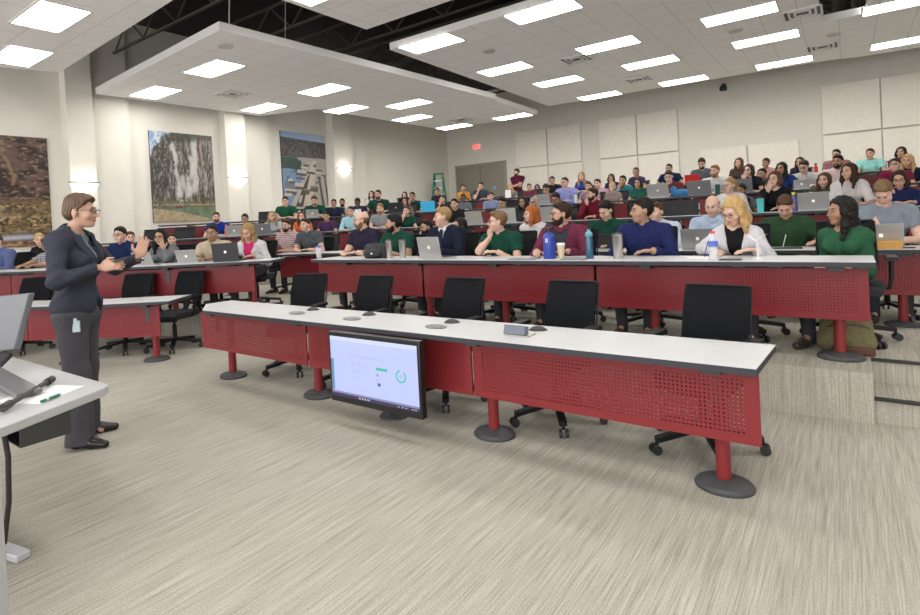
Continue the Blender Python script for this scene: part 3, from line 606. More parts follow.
# ------------------------------------------------------------ implicit surfaces -> mesh
def smin(a, b, k):
    if k <= 0: return np.minimum(a, b)
    h = np.clip(.5+.5*(b-a)/k, 0, 1); return b*(1-h)+a*h-k*h*(1-h)
class SD:
    """list of rounded bodies, blended into one skin"""
    def __init__(s): s.p = []
    def cone(s, a, b, ra, rb, k=.02, cut=False, sub=False): s.p.append(('c', np.array(a, float), np.array(b, float), ra, rb, k, cut, sub)); return s
    def ell(s, c, r, k=.02, R=None, sub=False): s.p.append(('e', np.array(c, float), np.array(r, float), R, None, k, False, sub)); return s
    def mesh(s, cell, planes=(), post=None):
        lo = np.full(3, 9.); hi = np.full(3, -9.)
        for q in s.p:
            if q[-1]: continue
            if q[0] == 'c': l = np.minimum(q[1]-q[3], q[2]-q[4]); h = np.maximum(q[1]+q[3], q[2]+q[4])
            else: m_ = q[2].max() if q[3] is not None else q[2]; l = q[1]-m_; h = q[1]+m_
            lo = np.minimum(lo, l); hi = np.maximum(hi, h)
        lo -= 3*cell; hi += 3*cell; n = np.ceil((hi-lo)/cell).astype(int)+1
        ax = [(lo[i]+np.arange(n[i])*cell).astype(np.float32) for i in range(3)]
        Fd = np.full(n, .15, np.float32)
        for q in s.p:
            k = q[5]; pad = k+2.5*cell
            if q[0] == 'c': l = np.minimum(q[1]-q[3], q[2]-q[4])-pad; h = np.maximum(q[1]+q[3], q[2]+q[4])+pad
            else: m_ = q[2].max() if q[3] is not None else q[2]; l = q[1]-m_-pad; h = q[1]+m_+pad
            i0 = np.clip(((l-lo)/cell).astype(int), 0, n-1); i1 = np.clip(((h-lo)/cell).astype(int)+2, 1, n)
            if (i1 <= i0).any(): continue
            sl = tuple(slice(a, b) for a, b in zip(i0, i1))
            X = ax[0][sl[0]][:, None, None]; Y = ax[1][sl[1]][None, :, None]; Z = ax[2][sl[2]][None, None, :]
            if q[0] == 'c':
                a, b = q[1], q[2]; ba = b-a; L2 = max(ba@ba, 1e-9); dx, dy, dz = X-a[0], Y-a[1], Z-a[2]
                t0 = (dx*ba[0]+dy*ba[1]+dz*ba[2])/L2; t = np.clip(t0, 0, 1)
                d = np.sqrt((dx-t*ba[0])**2+(dy-t*ba[1])**2+(dz-t*ba[2])**2)-(q[3]+(q[4]-q[3])*t)
                if q[6]: d = np.maximum(d, (t0-1)*math.sqrt(L2))
            else:
                dx, dy, dz = X-q[1][0], Y-q[1][1], Z-q[1][2]
                if q[3] is not None:
                    R = q[3]; dx, dy, dz = R[0, 0]*dx+R[1, 0]*dy+R[2, 0]*dz, R[0, 1]*dx+R[1, 1]*dy+R[2, 1]*dz, R[0, 2]*dx+R[1, 2]*dy+R[2, 2]*dz
                r = q[2]; k0 = np.sqrt((dx/r[0])**2+(dy/r[1])**2+(dz/r[2])**2); k1 = np.sqrt((dx/r[0]**2)**2+(dy/r[1]**2)**2+(dz/r[2]**2)**2)+1e-6
                d = k0*(k0-1)/k1
            d = d.astype(np.float32)
            Fd[sl] = -smin(-Fd[sl], d, k) if q[-1] else smin(Fd[sl], d, k)
        X = ax[0][:, None, None]; Y = ax[1][None, :, None]; Z = ax[2][None, None, :]
        for nx_, ny_, nz_, dd in planes: Fd = np.maximum(Fd, X*nx_+Y*ny_+Z*nz_-dd)     # keep n.p < d
        if post is not None: Fd = post(Fd, X, Y, Z).astype(np.float32)
        return nets(Fd, lo, cell)
def nets(F, lo, cell):
    S = F < 0; n = np.array(F.shape)
    c = [S[i:n[0]-1+i, j:n[1]-1+j, k:n[2]-1+k] for i in (0, 1) for j in (0, 1) for k in (0, 1)]
    any_ = c[0].copy(); all_ = c[0].copy()
    for q in c[1:]: any_ |= q; all_ &= q
    mix = any_ & ~all_; idx = np.argwhere(mix); vid = np.full(mix.shape, -1, np.int32); vid[mix] = np.arange(len(idx))
    P = np.zeros((len(idx), 3)); W = np.zeros(len(idx)); cor = [(i, j, k) for i in (0, 1) for j in (0, 1) for k in (0, 1)]
    val = [F[idx[:, 0]+a, idx[:, 1]+b, idx[:, 2]+d] for a, b, d in cor]
    for u in range(8):
        for v in range(u+1, 8):
            if sum(abs(a-b) for a, b in zip(cor[u], cor[v])) != 1: continue
            x = (val[u] < 0) != (val[v] < 0); t = np.where(x, val[u]/np.where(x, val[u]-val[v], 1), 0)
            p = np.array(cor[u])[None]+(np.array(cor[v])-np.array(cor[u]))[None]*t[:, None]; P += p*x[:, None]; W += x
    V = (idx+P/np.maximum(W, 1)[:, None])*cell+lo
    Q = []
    for a in range(3):
        b, d = [(1, 2), (2, 0), (0, 1)][a]
        s0 = [slice(1, n[i]-1) for i in range(3)]; s0[a] = slice(0, n[a]-1); s1 = list(s0); s1[a] = slice(1, n[a])
        A = S[tuple(s0)]; B = S[tuple(s1)]; e = np.argwhere(A != B); e0 = e+np.array([0 if i == a else 1 for i in range(3)])
        fl = A[tuple(e.T)]; o = np.zeros(3, int)
        def g(db, dd): r = e0.copy(); r[:, b] -= db; r[:, d] -= dd; return vid[r[:, 0], r[:, 1], r[:, 2]]
        q = np.stack([g(1, 1), g(0, 1), g(0, 0), g(1, 0)], 1); q = np.where(fl[:, None], q, q[:, ::-1]); Q.append(q)
    Q = np.concatenate(Q); Q = Q[(Q >= 0).all(1)]
    return V, Q
def to_mesh(name, V, Q, mats, mi=None):
    me = bpy.data.meshes.new(name); me.vertices.add(len(V)); me.vertices.foreach_set('co', V.astype(np.float32).ravel())
    me.loops.add(len(Q)*4); me.loops.foreach_set('vertex_index', Q.ravel().astype(np.int32))
    me.polygons.add(len(Q)); me.polygons.foreach_set('loop_start', np.arange(0, len(Q)*4, 4, dtype=np.int32))
    me.update(calc_edges=True)
    me.polygons.foreach_set('use_smooth', np.ones(len(Q), bool))
    for m in mats: me.materials.append(m)
    if mi is not None: me.polygons.foreach_set('material_index', mi.astype(np.int32))
    me.validate(); return me
# ------------------------------------------------------------ anatomy
A3_ = lambda *p: np.array(p, float)
def nrm(v): return v/(np.linalg.norm(v)+1e-9)
def elbow(S, W, L1, L2, hint):
    d = W-S; D = np.linalg.norm(d); D = min(D, (L1+L2)*.995); u = nrm(d); a = (L1*L1-L2*L2+D*D)/(2*D); h = math.sqrt(max(L1*L1-a*a, 0))
    p = nrm(hint-u*(hint@u)); return S+u*a+p*h, S+u*D
def hand(sd, W, fwd, nor, side, curl=.35, r=.0088, spread=.12, k=.006):
    """palm, four fingers and a thumb; nor = palm side normal, side = +1 thumb on +lateral"""
    fwd = nrm(fwd); nor = nrm(nor-fwd*(nor@fwd)); lat = np.cross(fwd, nor)*side
    R = np.stack([lat, fwd, nor], 1)
    sd.ell(W+fwd*.048, (.040, .052, .0155), .012, R)
    for i, (x, L) in enumerate(((.028, .068), (.0095, .077), (-.0095, .071), (-.027, .056))):
        b = W+fwd*.085+lat*x; d1 = nrm(fwd+lat*x*spread*12+nor*curl*.7); m_ = b+d1*L*.5; d2 = nrm(fwd+nor*curl*2.0+lat*x*spread*8); e = m_+d2*L*.5
        sd.cone(b-fwd*.02, m_, r*1.08, r, k); sd.cone(m_, e, r, r*.82, k*.6)
    b = W+fwd*.03+lat*.03; m_ = b+nrm(fwd*.8+lat*.9+nor*.3)*.036; e = m_+nrm(fwd+lat*.25+nor*curl)*.030
    sd.cone(b, m_, r*1.35, r*1.1, k*2); sd.cone(m_, e, r*1.1, r*.9, k)
def head_frame(c, yaw, pitch, roll=0.): return Matrix.Translation(Vector(c)) @ Matrix.Rotation(-yaw, 4, 'Z') @ Matrix.Rotation(pitch, 4, 'X') @ Matrix.Rotation(roll, 4, 'Y')
HEADP = [('e', (0, .018, .035), (.074, .092, .083), .02), ('e', (0, -.024, -.035), (.058, .064, .074), .03), ('e', (0, -.055, -.088), (.030, .026, .022), .03),
         ('c', (0, -.088, .014), (0, -.112, -.028), .007, .011, .006), ('e', (.012, -.098, -.033), (.008, .010, .007), .005), ('e', (-.012, -.098, -.033), (.008, .010, .007), .005), ('e', (0, -.066, -.094), (.020, .018, .016), .012),
         ('e', (0, -.087, -.060), (.023, .012, .0055), .004), ('e', (0, -.085, -.069), (.019, .012, .0065), .004), ('c', (-.035, -.076, .028), (.035, -.076, .028), .010, .010, .02),
         ('e', (.078, .012, -.008), (.010, .019, .031), .008), ('e', (-.078, .012, -.008), (.010, .019, .031), .008), ('e', (.045, -.055, -.03), (.022, .025, .022), .03), ('e', (-.045, -.055, -.03), (.022, .025, .022), .03)]
def add_head(sd, M_, s=1., jaw=1.):
    R = np.array(M_.to_3x3()); T = np.array(M_.translation)
    X = lambda p: R @ (np.array(p)*s)+T
    for q in HEADP:
        if q[0] == 'e':
            r = np.array(q[2])*s
            if q[1][2] < -.03 and q[1][0] == 0: r = r*np.array([jaw, 1, 1])
            sd.ell(X(q[1]), r, q[3], R)
        else: sd.cone(X(q[1]), X(q[2]), q[3]*s, q[4]*s, q[5])
    for sx in (-1, 1): sd.ell(X((sx*.030, -.096, .006)), np.array((.017, .014, .011))*s, .010, R, sub=True)
POSES = {  # wrist targets (mirror x for the left), directions, palm normals; R first then L. seated frame, faces -y
 'fold': ((-.10, -.40, .765), (.75, -.55, 0), (.12, -.36, .765), (-.8, -.5, 0)),
 'type': ((-.12, -.40, .775), (.25, -1, -.05), (.12, -.40, .775), (-.25, -1, -.05)),
 'chin': ((-.08, -.21, .97), (.3, .1, .9), (.10, -.36, .765), (-.9, -.4, 0)),
 'chinl': ((-.10, -.36, .765), (.9, -.4, 0), (.08, -.21, .97), (-.3, .1, .9)),
 'write': ((-.13, -.42, .77), (.5, -1, -.1), (.16, -.36, .765), (-.8, -.6, 0)),
 'lap': ((-.10, -.24, .60), (.5, -.8, -.2), (.10, -.24, .60), (-.5, -.8, -.2)),
 'wide': ((-.30, -.36, .765), (.6, -.8, 0), (.30, -.36, .765), (-.6, -.8, 0)),
}
def skeleton(pose='fold', lean=.08, dz=0., fem=False, fat=1., standing=False, hx=0., arms=None, sw=None):
    J = {}; sh = sw or (.150 if fem else .192)
    if standing:
        J['hip'] = A3_(0, 0, .95); J['waist'] = A3_(0, -.01, 1.12); J['chest'] = A3_(0, -.0, 1.28); J['neck'] = A3_(0, .0, 1.455+dz); J['head'] = A3_(hx, -.045, 1.60+dz)
        J['kn'] = [A3_(s_*.095, -.02+(s_ > 0)*.03, .50) for s_ in (-1, 1)]; J['an'] = [A3_(-.13, .04, .09), A3_(.12, .02, .09)]; J['hp'] = [A3_(s_*.09, 0, .90) for s_ in (-1, 1)]
    else:
        J['hip'] = A3_(0, .02, .57); J['waist'] = A3_(0, .02-lean*.3, .72+dz*.3); J['chest'] = A3_(0, .02-lean*.75, .87+dz*.7); J['neck'] = A3_(0, .02-lean, 1.03+dz); J['head'] = A3_(hx, -.025-lean*1.1, 1.175+dz)
        J['hp'] = [A3_(s_*.09, 0, .53) for s_ in (-1, 1)]; J['kn'] = [A3_(s_*.13, -.42, .52) for s_ in (-1, 1)]; J['an'] = [A3_(s_*.12, -.40, .10) for s_ in (-1, 1)]
    J['sh'] = [J['neck']+A3_(s_*sh, .015, -.055) for s_ in (-1, 1)]
    J['arm'] = []
    P = arms or POSES[pose]
    for i, s_ in enumerate((-1, 1)):
        W, d = A3_(*P[2*i]), A3_(*P[2*i+1]); hint = A3_(s_*(.15 if pose == 'lap' else .7), .25, -1.)
        if not standing and W[2] > .9: hint = A3_(s_*.5, -.5, -1)
        E_, W = elbow(J['sh'][i], W, .285, .255, hint)
        if not standing and E_[2] < .76 and W[2] > .74 and E_[1] < -.22: E_[2] = .765
        J['arm'].append((E_, W, nrm(d), s_))
    return J
def torso(sd, J, g=0., fem=False, fat=1., low=True, hem=None):
    a = fat*(.90 if fem else 1.)
    if low: sd.ell(J['hip'], (.165*a**.5+g, .12*a+g, .115+g), .05)
    sd.ell(J['waist']+A3_(0, -.02*(a-1)*3, 0), (.138*a+g, .102*a+g*1.3, .13+g), .06)
    sd.ell(J['chest'], ((.150 if fem else .168)*a**.5+g, .108*a**.6+g, .145+g), .06)
    if fem:
        for s_ in (-1, 1): sd.ell(J['chest']+A3_(s_*.065, -.085, -.01), (.058+g, .05+g, .055+g), .03)
    q_ = .052 if fem else .058; sd.cone(J['sh'][0]+A3_(.03, 0, 0), J['sh'][1]+A3_(-.03, 0, 0), q_+g, q_+g, .05)
    for s_ in (0, 1): sd.cone(J['neck']+A3_(0, .012, .0), J['sh'][s_], .050+g, .052+g, .05)
def limbs(sd, J, g=0., sleeve=1., fat=1., fem=False):
    """sleeve: 0..1 upper arm, 1..2 forearm"""
    t = .84 if fem else 1.; t *= fat**.5
    for i, (E_, W, d, s_) in enumerate(J['arm']):
        S = J['sh'][i]
        if sleeve < 1: e = S+(E_-S)*sleeve; sd.cone(S, e, .055*t+g, (.050)*t+g*1.4, .03, cut=True)
        else:
            sd.cone(S, E_, .055*t+g, .043*t+g, .03)
            f = E_+(W-E_)*(sleeve-1); sd.cone(E_, f, .042*t+g, (.042-.014*(sleeve-1))*t+g, .02, cut=True)
def legs(sd, J, g=0., fat=1.):
    for i in (0, 1):
        sd.cone(J['hp'][i], J['kn'][i], .082*fat**.5+g, .058+g, .04); sd.cone(J['kn'][i], J['an'][i]+A3_(0, 0, -.045 if g > 0 else 0), .055+g, .040+g, .03, cut=True)
MCACHE = {}
def sk_mats(skin): return [mat('skin_%s' % skin, SKIN[skin], .5, noise=.05, nscale=(25, 25, 25), sub=.06, spec=.35), mat('lips_%s' % skin, tuple(a*b for a, b in zip(SKIN[skin], (.78, .52, .50))), .45), mat('eye_brow_dark', (.03, .02, .018), .4)]  # last slot: dark colour of eyes and eyebrows on far faces
SKIN = {'l': (.53, .32, .235), 'p': (.60, .385, .30), 't': (.34, .19, .12), 'd': (.12, .065, .04), 'm': (.42, .25, .165)}
def body_mesh(key, J, HM, fem, fat, skin, cell, hs=1., far=False, brow=(.10, .06, .035), curl=(.35, .35)):
    sd = SD(); torso(sd, J, 0, fem, fat); limbs(sd, J, 0, 2., fat, fem); legs(sd, J, -.002, fat)
    for i in (0, 1): sd.cone(J['an'][i], J['an'][i]+A3_(0, -.10, -.062), .030, .020, .015)
    n = J['neck']; h = np.array(HM.translation); sd.cone(n+A3_(0, .01, -.03), h+A3_(0, .025, -.06), .056 if not fem else .046, .050 if not fem else .041, .02)
    add_head(sd, HM, hs, .88 if fem else 1.)
    for i, (E_, W, d, s_) in enumerate(J['arm']):
        up = A3_(0, 0, -1.) if abs(d[2]) < .6 else A3_(-s_*.3, .8, .2)
        if 'nor' in J: up = J['nor'][i]
        hand(sd, W, d, up, -s_ if 'nor' not in J else J['ns'][i], curl[i], r=.0088 if cell < .0095 else .0105, k=.006)
    V, Q = sd.mesh(cell)
    c = V[Q].mean(1); iM = np.array(HM.inverted()); L = (c @ iM[:3, :3].T+iM[:3, 3])/hs
    mi = np.zeros(len(Q), int); fr = L[:, 1] < -.06
    mi[fr & (np.abs(L[:, 0]) < .024) & (np.abs(L[:, 2]+.064) < .009)] = 1
    if far:
        mi[fr & (np.abs(np.abs(L[:, 0])-.031) < .015) & (np.abs(L[:, 2]-.004) < .0075)] = 2
        mi[fr & (np.abs(np.abs(L[:, 0])-.032) < .019) & (np.abs(L[:, 2]-.0275) < .0055)] = 2
    return to_mesh('person', V, Q, sk_mats(skin), mi)
def cloth_mesh(name, J, HM, fem, fat, sleeve, g, cell, m, low=True, vcut=None, zb=None, nr=.062):
    sd = SD(); torso(sd, J, g, fem, fat, low); limbs(sd, J, g, sleeve, fat, fem); n = J['neck']; h = np.array(HM.translation)
    sd.cone(n+A3_(0, .004, .012), n+nrm(h-n)*.16, nr, nr+.01, .008, sub=True)
    ph_ = (J['sh'][0][1]*97+fat*31+g*900) % 6
    pl = [(0, 0, -1, -(zb if zb is not None else J['hip'][2]-.07))]
    def post(F, X, Y, Z):
        wv = np.sin(X*34+Z*22+2.2*np.sin(Y*17+ph_))*np.sin(Z*29-X*13+Y*24+ph_); F = F+.0042*np.minimum(wv, .35)+.0016*np.sin(X*70+Y*45+3*np.sin(Z*26+ph_))
        if vcut:      # open front below the neck
            zb_, w_ = vcut; wdt = (Z-zb_)*w_; d = np.maximum(np.abs(X-J['chest'][0])-wdt, Y-(J['chest'][1]-.02)); F = np.maximum(F, -d)
        return F
    return to_mesh(name, *sd.mesh(cell, pl, post), [m])
# head-space accessories -----------------------------------------------------
def long_style(s): return s in ('long', 'longer', 'wavy', 'curlylong', 'bob', 'hijab', 'bangs')
def hair_mesh(style, m, cell=.006):
    k = ('hair', style, m.name, cell)
    if k in MCACHE: return MCACHE[k]
    sd = SD(); amp = .0; g = .006
    if style in ('curly', 'curlylong', 'wavy'): amp = .0045; g = .012
    if style == 'buzz': g = .003
    if style == 'thick': g = .011
    sd.ell((0, .020, .038), (.077+g*.35, .094+g*.8, .085+g*1.8), .01)
    if style in ('side', 'short', 'thick', 'fringe'): sd.ell((.010, -.040, .098), (.056, .042, .022), .02)
    pl = (0, -.90, -.80, -.006) if long_style(style) else (0, -.90, -.80, -.002)   # keep the crown, cut the face away
    if style == 'bald':
        pl = (0, -.15, -1, .055)
    F = {}
    V, Q = None, None
    sd2 = SD()
    long_ = {'long': -.24, 'longer': -.34, 'wavy': -.22, 'bangs': -.17, 'curlylong': -.24, 'bob': -.11, 'hijab': -.2}.get(style)
    if long_ is not None:
        sd2.cone((0, .055, .03), (0, .075, long_*.55), .078, .066, .03); sd2.cone((0, .075, long_*.5), (0, .06, long_), .070, .035, .04)
        for s_ in (-1, 1):
            sd2.cone((s_*.050, -.02, .075), (s_*.078, -.020, .0), .026, .024, .02); sd2.cone((s_*.078, -.018, .0), (s_*.088, -.02, long_*.55), .025, .03, .03); sd2.cone((s_*.088, -.02, long_*.5), (s_*.080, -.045, long_), .03, .016, .03)
    if style == 'pony': sd2.ell((0, .12, .03), (.03, .03, .035), .02); sd2.cone((0, .135, .02), (0.03, .14, -.16), .028, .012, .03)
    if style == 'bun': sd2.ell((0, .085, .10), (.038, .038, .034), .015)
    if style == 'crop': sd.ell((.0, -.05, .075), (.066, .04, .03), .02); sd.ell((0, .06, -.03), (.062, .05, .06), .03)
    if style == 'pixie':
        sd.ell((-.015, -.058, .075), (.064, .046, .036), .02); sd.ell((0, .01, .085), (.078, .095, .062), .02); sd.ell((0, .06, -.01), (.072, .055, .055), .03)
        for s_ in (-1, 1): sd.cone((s_*.072, -.035, .03), (s_*.074, -.03, -.005), .016, .006, .02)
    # crown with the face plane cut, then the hanging parts blended on
    def post(Fv, X, Y, Z):
        an_ = np.arctan2(X, Y-.03+0*Z); d = X*pl[0]+Y*pl[1]+Z*pl[2]-pl[3]+(0 if style == 'bald' else .006*np.sin(X*110+1)*np.sin(X*41)); keep = np.maximum(Fv, d)
        if style == 'bald': keep = np.maximum(keep, np.maximum(Z-.035, -(Y+.01)+0*Z))
        elif style in ('fringe', 'crop'): keep = np.minimum(keep, np.maximum(Fv, .062-Z+.12*X))
        elif style == 'bangs': keep = np.minimum(keep, np.maximum(Fv, .045-Z))
        # leave the ears free
        if long_ is None: keep = np.maximum(keep, -(np.sqrt((np.abs(X)-.088)**2+(Y-.012)**2+((Z+.012)*.8)**2)-.030))
        if long_ is not None or style in ('pony', 'bun'):
            for q in sd2.p:
                if q[0] == 'c':
                    a, b = q[1], q[2]; ba = b-a; dx, dy, dz = X-a[0], Y-a[1], Z-a[2]; t = np.clip((dx*ba[0]+dy*ba[1]+dz*ba[2])/(ba@ba), 0, 1)
                    e = np.sqrt((dx-t*ba[0])**2+(dy-t*ba[1])**2+(dz-t*ba[2])**2)-(q[3]+(q[4]-q[3])*t)
                else: e = np.sqrt((X-q[1][0])**2+(Y-q[1][1])**2+(Z-q[1][2])**2)-q[2][0]
                keep = smin(keep, e, q[5])
        if amp: keep = keep+amp*np.sin(X*95+3*np.sin(Z*60))*np.sin(Y*90+X*20)+amp*.6*np.sin(Z*85+4*np.sin(X*60)+an_*9)
        else: keep = keep+(.0030 if long_ is not None else .0022)*np.sin(an_*(26 if long_ is not None else 21)+5*np.sin(Z*14+.5)+2*np.sin(Y*30))
        return keep
    if sd2.p: sd.p += [('c', q[1], q[2], q[3]-.03, q[4]-.03, .001, False, False) if q[0] == 'c' else ('e', q[1], q[2]*.3, None, None, .001, False, False) for q in sd2.p if True]
    # make sure the grid spans the hanging hair
    for z in ([long_-.05] if long_ else []): sd.ell((0, .05, z), (.001, .001, .001), 0); sd.ell((.13, -.09, z*.5), (.001,)*3, 0); sd.ell((-.13, .16, z*.5), (.001,)*3, 0)
    if style in ('pony', 'bun'): sd.ell((.05, .19, -.19), (.001,)*3, 0); sd.ell((0, .05, .16), (.001,)*3, 0)
    V, Q = sd.mesh(cell, post=post); me = to_mesh('hair', V, Q, [m]); MCACHE[k] = me; return me
def beard_mesh(m, full=True):
    k = ('beard', m.name, full)
    if k in MCACHE: return MCACHE[k]
    sd = SD(); sd.ell((0, -.022, -.037), (.064, .074, .080), .02); sd.ell((0, -.055, -.090), (.033, .030, .026), .03)
    if full: sd.ell((0, -.088, -.052), (.028, .012, .008), .008)
    else: sd.ell((0, -.086, -.053), (.022, .011, .005), .008)
    def post(F, X, Y, Z):
        top = np.minimum(-.05+np.abs(X)*.75, -.005); F = np.maximum(F, Z-top+0*Y); F = np.maximum(F, Y-.012+0*X)
        F = np.maximum(F, -(np.sqrt((X/.024)**2+((Z+.064)/.009)**2+0*Y)-1)*.009) ; return F
    me = to_mesh('beard', *sd.mesh(.005, post=post), [m]); MCACHE[k] = me; return me
def glasses_mesh(m):
    if 'gl' in MCACHE: return MCACHE['gl']
    mb = MB()
    for s_ in (-1, 1):
        mb.tube([(s_*.034+.024*math.cos(a), -.103+.004*abs(math.cos(a)), .004+.017*math.sin(a)) for a in np.linspace(0, 2*math.pi, 13)[:-1]], .0022, 5, closed=True)
        mb.tube([(s_*.057, -.100, .010), (s_*.078, -.05, .012), (s_*.084, .01, .008)], .002, 5)
    mb.tube([(-.011, -.105, .008), (0, -.108, .011), (.011, -.105, .008)], .002, 5); MCACHE['gl'] = mb.mesh('glasses', m); return MCACHE['gl']
def eye_mesh(s_):
    k = 'eye%d' % s_
    if k in MCACHE: return MCACHE[k]
    mb = MB(); mb.sphere((s_*.030, -.0765, .005), (.0125, .0125, .0095), 12, 8); mb.sphere((s_*.030-.001, -.0845, .005), .0064, 10, 6, mi=1)
    MCACHE[k] = mb.mesh('eye', [mat('eye_white', (.22, .19, .17), .4), mat('iris', (.04, .025, .015), .15)]); return MCACHE[k]
def brow_mesh(m, s0):
    k = 'brow%d' % s0+m.name
    if k in MCACHE: return MCACHE[k]
    mb = MB()
    for s_ in (s0,): mb.tube([(s_*.014, -.0885, .026), (s_*.030, -.087, .031), (s_*.048, -.076, .027)], [.003, .0036, .002], 6)
    MCACHE[k] = mb.mesh('eyebrow', m); return MCACHE[k]
m_shoe = mat('shoe_dark', (.03, .022, .018), .4)
def shoes_mesh(J, m, cell=.01):
    out = []
    for i, s_ in enumerate((-1, 1)):
        sd = SD()
        a = J['an'][i]; f = A3_(s_*.15, -1, 0); f = nrm(f); b = A3_(a[0], a[1], 0)
        sd.cone(b+A3_(0, .03, .045), b+f*.08+A3_(0, 0, .04), .040, .038, .02); sd.cone(b+f*.08+A3_(0, 0, .035), b+f*.16+A3_(0, 0, .03), .042, .030, .02); sd.cone(b+A3_(0, .01, .05), a+A3_(0, 0, .0), .042, .044, .01)
        out.append(to_mesh('shoe', *sd.mesh(cell, [(0, 0, -1, 0)]), [m]))
    return out
HAIRC = {'black': (.012, .010, .010), 'brown': (.075, .038, .018), 'dbrown': (.032, .018, .010), 'lbrown': (.17, .10, .05), 'blond': (.46, .30, .13), 'dblond': (.30, .19, .085), 'red': (.36, .10, .025), 'ginger': (.26, .11, .045), 'grey': (.25, .22, .19), 'cloth': (.30, .26, .24)}
def hmat(c): return mat('hair_'+c, HAIRC[c], .62, noise=.35, nscale=(160, 160, 25), bump=.35, spec=.2)
m_gla = mat('glasses_frame', (.015, .013, .012), .3)
m_pants = mat('trousers_dark', (.03, .032, .04), .85)
def fabric(c, pat=None):
    k = 'fabric_%02x%02x%02x%s' % (*[int(x*255) for x in c], pat or '')
    if k in MATS: return MATS[k]
    f_ = .54 if max(c) < .5 else .84; c = tuple(q*f_ for q in c)
    m = mat(k, c, .85, noise=.10, nscale=(14, 14, 9), bump=.25, spec=.15)
    if pat:
        nt = m.node_tree; b = nt.nodes['Principled BSDF']; tc = nd(nt, 'ShaderNodeTexCoord'); sx = nd(nt, 'ShaderNodeSeparateXYZ'); nt.links.new(tc.outputs['Object'], sx.inputs[0])
        def st(o, s, w_): f = M1(nt, 'FRACT', M1(nt, 'DIVIDE', o, s)); return M1(nt, 'LESS_THAN', f, w_)
        if pat == 'stripe': f = st(sx.outputs[2], .034, .36); c2 = (.34, .10, .12)
        elif pat == 'plaid': f = M1(nt, 'MULTIPLY', M1(nt, 'ADD', st(sx.outputs[2], .036, .3), st(sx.outputs[0], .036, .3)), .5); c2 = (.035, .03, .09)
        elif pat == 'check': f = M1(nt, 'MULTIPLY', M1(nt, 'ADD', st(sx.outputs[2], .03, .45), st(sx.outputs[0], .03, .45)), .5); c2 = (.02, .025, .04)
        else: f = M1(nt, 'MULTIPLY', M1(nt, 'ADD', st(sx.outputs[2], .03, .25), st(sx.outputs[0], .03, .25)), .4); c2 = (.10, .12, .28)
        mx = nd(nt, 'ShaderNodeMix', data_type='RGBA'); nt.links.new(f, mx.inputs[0]); mx.inputs[6].default_value = (*c, 1); mx.inputs[7].default_value = (*c2, 1)
        nt.links.new(mx.outputs[2], b.inputs['Base Color'])
    return m
def dress_head(root, HM, hair, hc, fl, far=False):
    """hair, glasses, beard, eyes: children placed by the head's own frame"""
    if hair: link('hair', hair_mesh(hair, hmat(hc), .0075 if far else .006), root, mw=HM)
    if 'g' in fl: link('glasses', glasses_mesh(m_gla), root, mw=HM)
    if 'b' in fl: link('beard', beard_mesh(hmat(hc)), root, mw=HM)
    if 's' in fl: link('beard', beard_mesh(hmat(hc), False), root, mw=HM)
    if not far:
        for s_ in (-1, 1): link('eye', eye_mesh(s_), root, mw=HM)
        for s_ in (-1, 1): link('eyebrow', brow_mesh(hmat(hc if hc not in ('blond',) else 'dblond'), s_), root, mw=HM)
def collar_mesh(J, HM, m, flare=1.):
    n = J['neck']; h = np.array(HM.translation); u = nrm(h-n); mb = MB(); V = []; F = []; N = 24
    e1 = nrm(np.cross(u, A3_(0, 1, 0)))*-1; e1 = A3_(1, 0, 0); e2 = nrm(np.cross(u, e1))
    for r, t in ((.062, .052), (.068, .054), (.093*flare, .016), (.088*flare, .010), (.060, .03)):
        for k in range(N):
            a = 2*math.pi*k/N; dn = -.020 if math.sin(a)*e2[1] < 0 and abs(math.cos(a)) < .35 else 0
            V.append(n+u*(t+dn)+e1*r*math.cos(a)+e2*r*math.sin(a)*1.0)
    for i in range(4):
        for k in range(N): F.append((i*N+k, i*N+(k+1) % N, (i+1)*N+(k+1) % N, (i+1)*N+k))
    mb.add(V, F); return mb.mesh('collar', m)
PLACED = []
